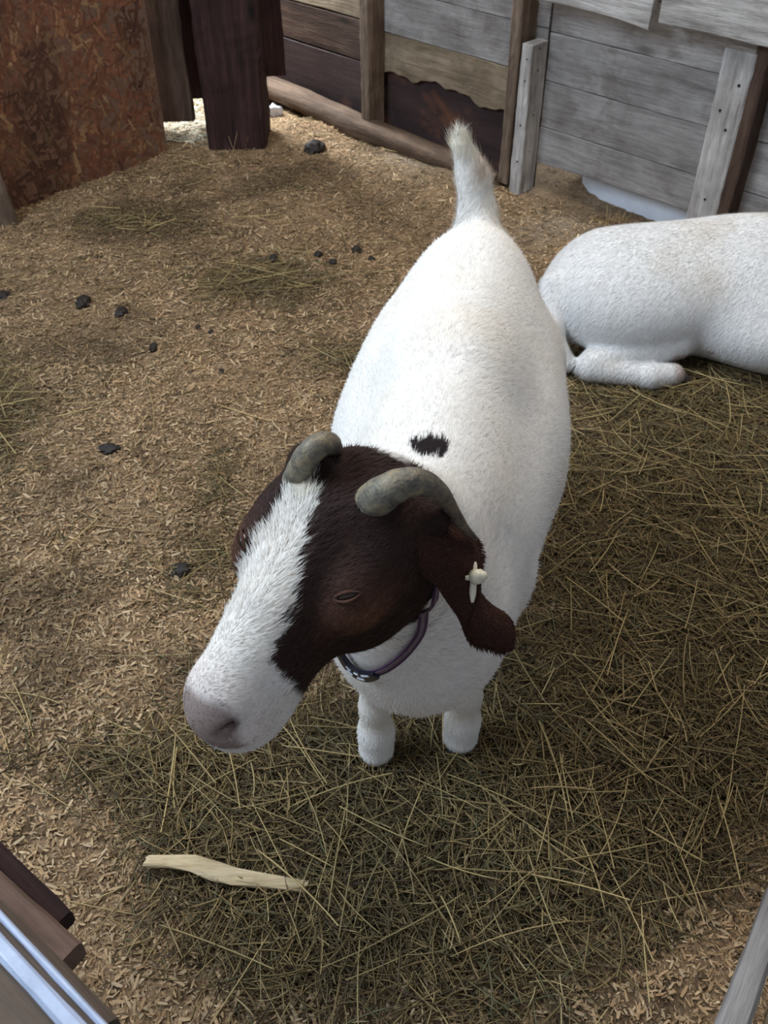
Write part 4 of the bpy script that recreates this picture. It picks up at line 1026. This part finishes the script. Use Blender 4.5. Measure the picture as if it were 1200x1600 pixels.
fur('coat_hair', V, Q, s2, 170000, lambda P: np.where(P[:, 2] > 0.005, 0.013, 0.0) * np.where((P[:, 0] < .53) & (P[:, 2] < .15), 1.8, 1), g2col, g2flow, g2, wid=0.0009, lift=0.15, wsel=lambda P: np.where((P[:, 1] < 2.5) & (P[:, 0] < 1.3), 1.0, 0.25))
hoof_pair(np.array([0.815, 2.125, 0.0]), np.array([0.97, 0.2, 0]), g2, 0.9)

for q in (-1, 1):                                                     # its ears and horns
    e0 = np.array([1.455 + q * 0.065, 2.235 + q * 0.01, 0.395]); ox = np.array([q * 1.0, 0.2, 0])
    La = [e0 + np.array([0, -0.03, 0.01]), e0 + ox * 0.03 + np.array([0, -0.035, -0.02]), e0 + ox * 0.045 + np.array([0, -0.035, -0.09]), e0 + ox * 0.05 + np.array([0, -0.03, -0.15]), e0 + ox * 0.05 + np.array([0, 0.0, -0.175])]
    Ra = [e0 + np.array([0, 0.025, 0.01]), e0 + ox * 0.03 + np.array([0, 0.03, -0.02]), e0 + ox * 0.045 + np.array([0, 0.03, -0.09]), e0 + ox * 0.05 + np.array([0, 0.035, -0.15]), e0 + ox * 0.05 + np.array([0, 0.01, -0.175])]
    Vl, Ql = ear(La, Ra); adopt(mesh_np('ear', Vl, Ql, cols=ear_color(Vl), mat=M_SKIN), g2)
    h0 = np.array([1.44 + q * 0.032, 2.235, 0.44])
    S_ = spline([list(h0 + np.array(d)) + [r] for d, r in (((0, 0, 0), .016), ((q * .012, .02, .04), .014), ((q * .03, .06, .055), .011), ((q * .05, .10, .03), .007), ((q * .06, .115, -.01), .003))], 30)
    Vh, Qh, Th = tube_np(S_[:, :3], S_[:, 3], 18, rings=0.018, nf=0.9)
    adopt(mesh_np('horn', Vh, Qh, Th, cols=np.tile([0.16, 0.15, 0.12], (len(Vh), 1)), mat=M_HORN), g2)
    Ve, Qe, Te = tube_np([np.array([1.455 + q * 0.074, 2.165, 0.41]) + np.array([0, t, 0]) for t in (-0.009, -0.005, 0, 0.005, 0.009)], [0.002, 0.006, 0.0075, 0.006, 0.002], 12)
    adopt(mesh_np('eye', Ve, Qe, Te, mat=M_EYE), g2)

# ------------------------------------------------------------------ gate in the foreground
M_GALV = plain('galvanised_metal', (0.50, 0.58, 0.75), 0.45, metal=0.15, var=0.2, vs=40)
M_GATEW = wood('gate_rail_wood', (0.05, 0.035, 0.025), (0.11, 0.08, 0.06), (0.18, 0.14, 0.11), knots=False)
M_GBR = wood('brown_gate_board', (0.085, 0.050, 0.036), (0.13, 0.080, 0.058), (0.18, 0.115, 0.085), knots=False, bmp=0.3)
zg = 0.95
gt = tag(empty('gate', tuple(Pz(60, 1530, 0.0))), 'wooden pen gate rail with two galvanised edges, blurred in the bottom left corner', 'gate')
def gbeam(name, l0, l1, z, th, mat, seed, lab=None):
    """l0, l1: the two long edges, each a pair of image points on the rail's top plane"""
    def ext(l):
        p, q = Pz(*l[0], z), Pz(*l[1], z); return p - (q - p) * 2.2, q + (q - p) * 0.8
    a0, a1 = ext(l0); b0, b1 = ext(l1)
    w = np.linalg.norm(np.cross(a1 - a0, (b0 + b1) / 2 - a0)) / np.linalg.norm(a1 - a0)
    o = beam(name, (a0 + b0) / 2 - UP * th / 2, (a1 + b1) / 2 - UP * th / 2, w, th, b0 - a0, mat, seed, 0.0006, parent=gt)
    if lab: o['label'] = lab
    return o
gbeam('top_rail', ((0, 1405), (195, 1600)), ((0, 1640), (-60, 1575)), zg, 0.035, M_GATEW, 70)
gbeam('metal_edge', ((0, 1421), (168, 1600)), ((0, 1438), (153, 1600)), zg + 0.003, 0.004, M_GALV, 71, 'narrow bright metal strip')
gbeam('metal_edge', ((0, 1457), (131, 1600)), ((0, 1500), (95, 1600)), zg + 0.005, 0.006, M_GALV, 72, 'wide bright metal strip')
def fboard(u0, v0, u1, v1, wpx, z, th, mat, seed, label, name='gate_brace'):
    p0, p1 = Pz(u0, v0, z), Pz(u1, v1, z); d = np.array([-(v1 - v0), (u1 - u0)], float); d /= np.linalg.norm(d)
    q = Pz(u0 + d[0] * wpx, v0 + d[1] * wpx, z); w = np.linalg.norm(np.cross(p1 - p0, q - p0)) / np.linalg.norm(p1 - p0)
    return tag(beam(name, p0 - UP * th / 2, p1 - UP * th / 2, w, th, q - p0, mat, seed, 0.0008), label, 'board')
fboard(-260, 1080, 97, 1436, 34, 0.50, 0.025, M_DARK, 80, 'upper dark brown board end jutting in at the lower left edge', 'loose_board')
fboard(-250, 1168, 108, 1490, 46, 0.56, 0.03, M_GBR, 81, 'lower brown board end beside the gate rail at the lower left edge', 'loose_board')
fboard(1225, 1385, 1090, 1760, 46, 0.55, 0.03, M_GREY, 82, 'grey board crossing the bottom right corner', 'loose_board')
fboard(1262, 1480, 1180, 1760, 60, 0.52, 0.02, M_TAN, 83, 'tan board edge right of the grey board, bottom right corner', 'loose_board')
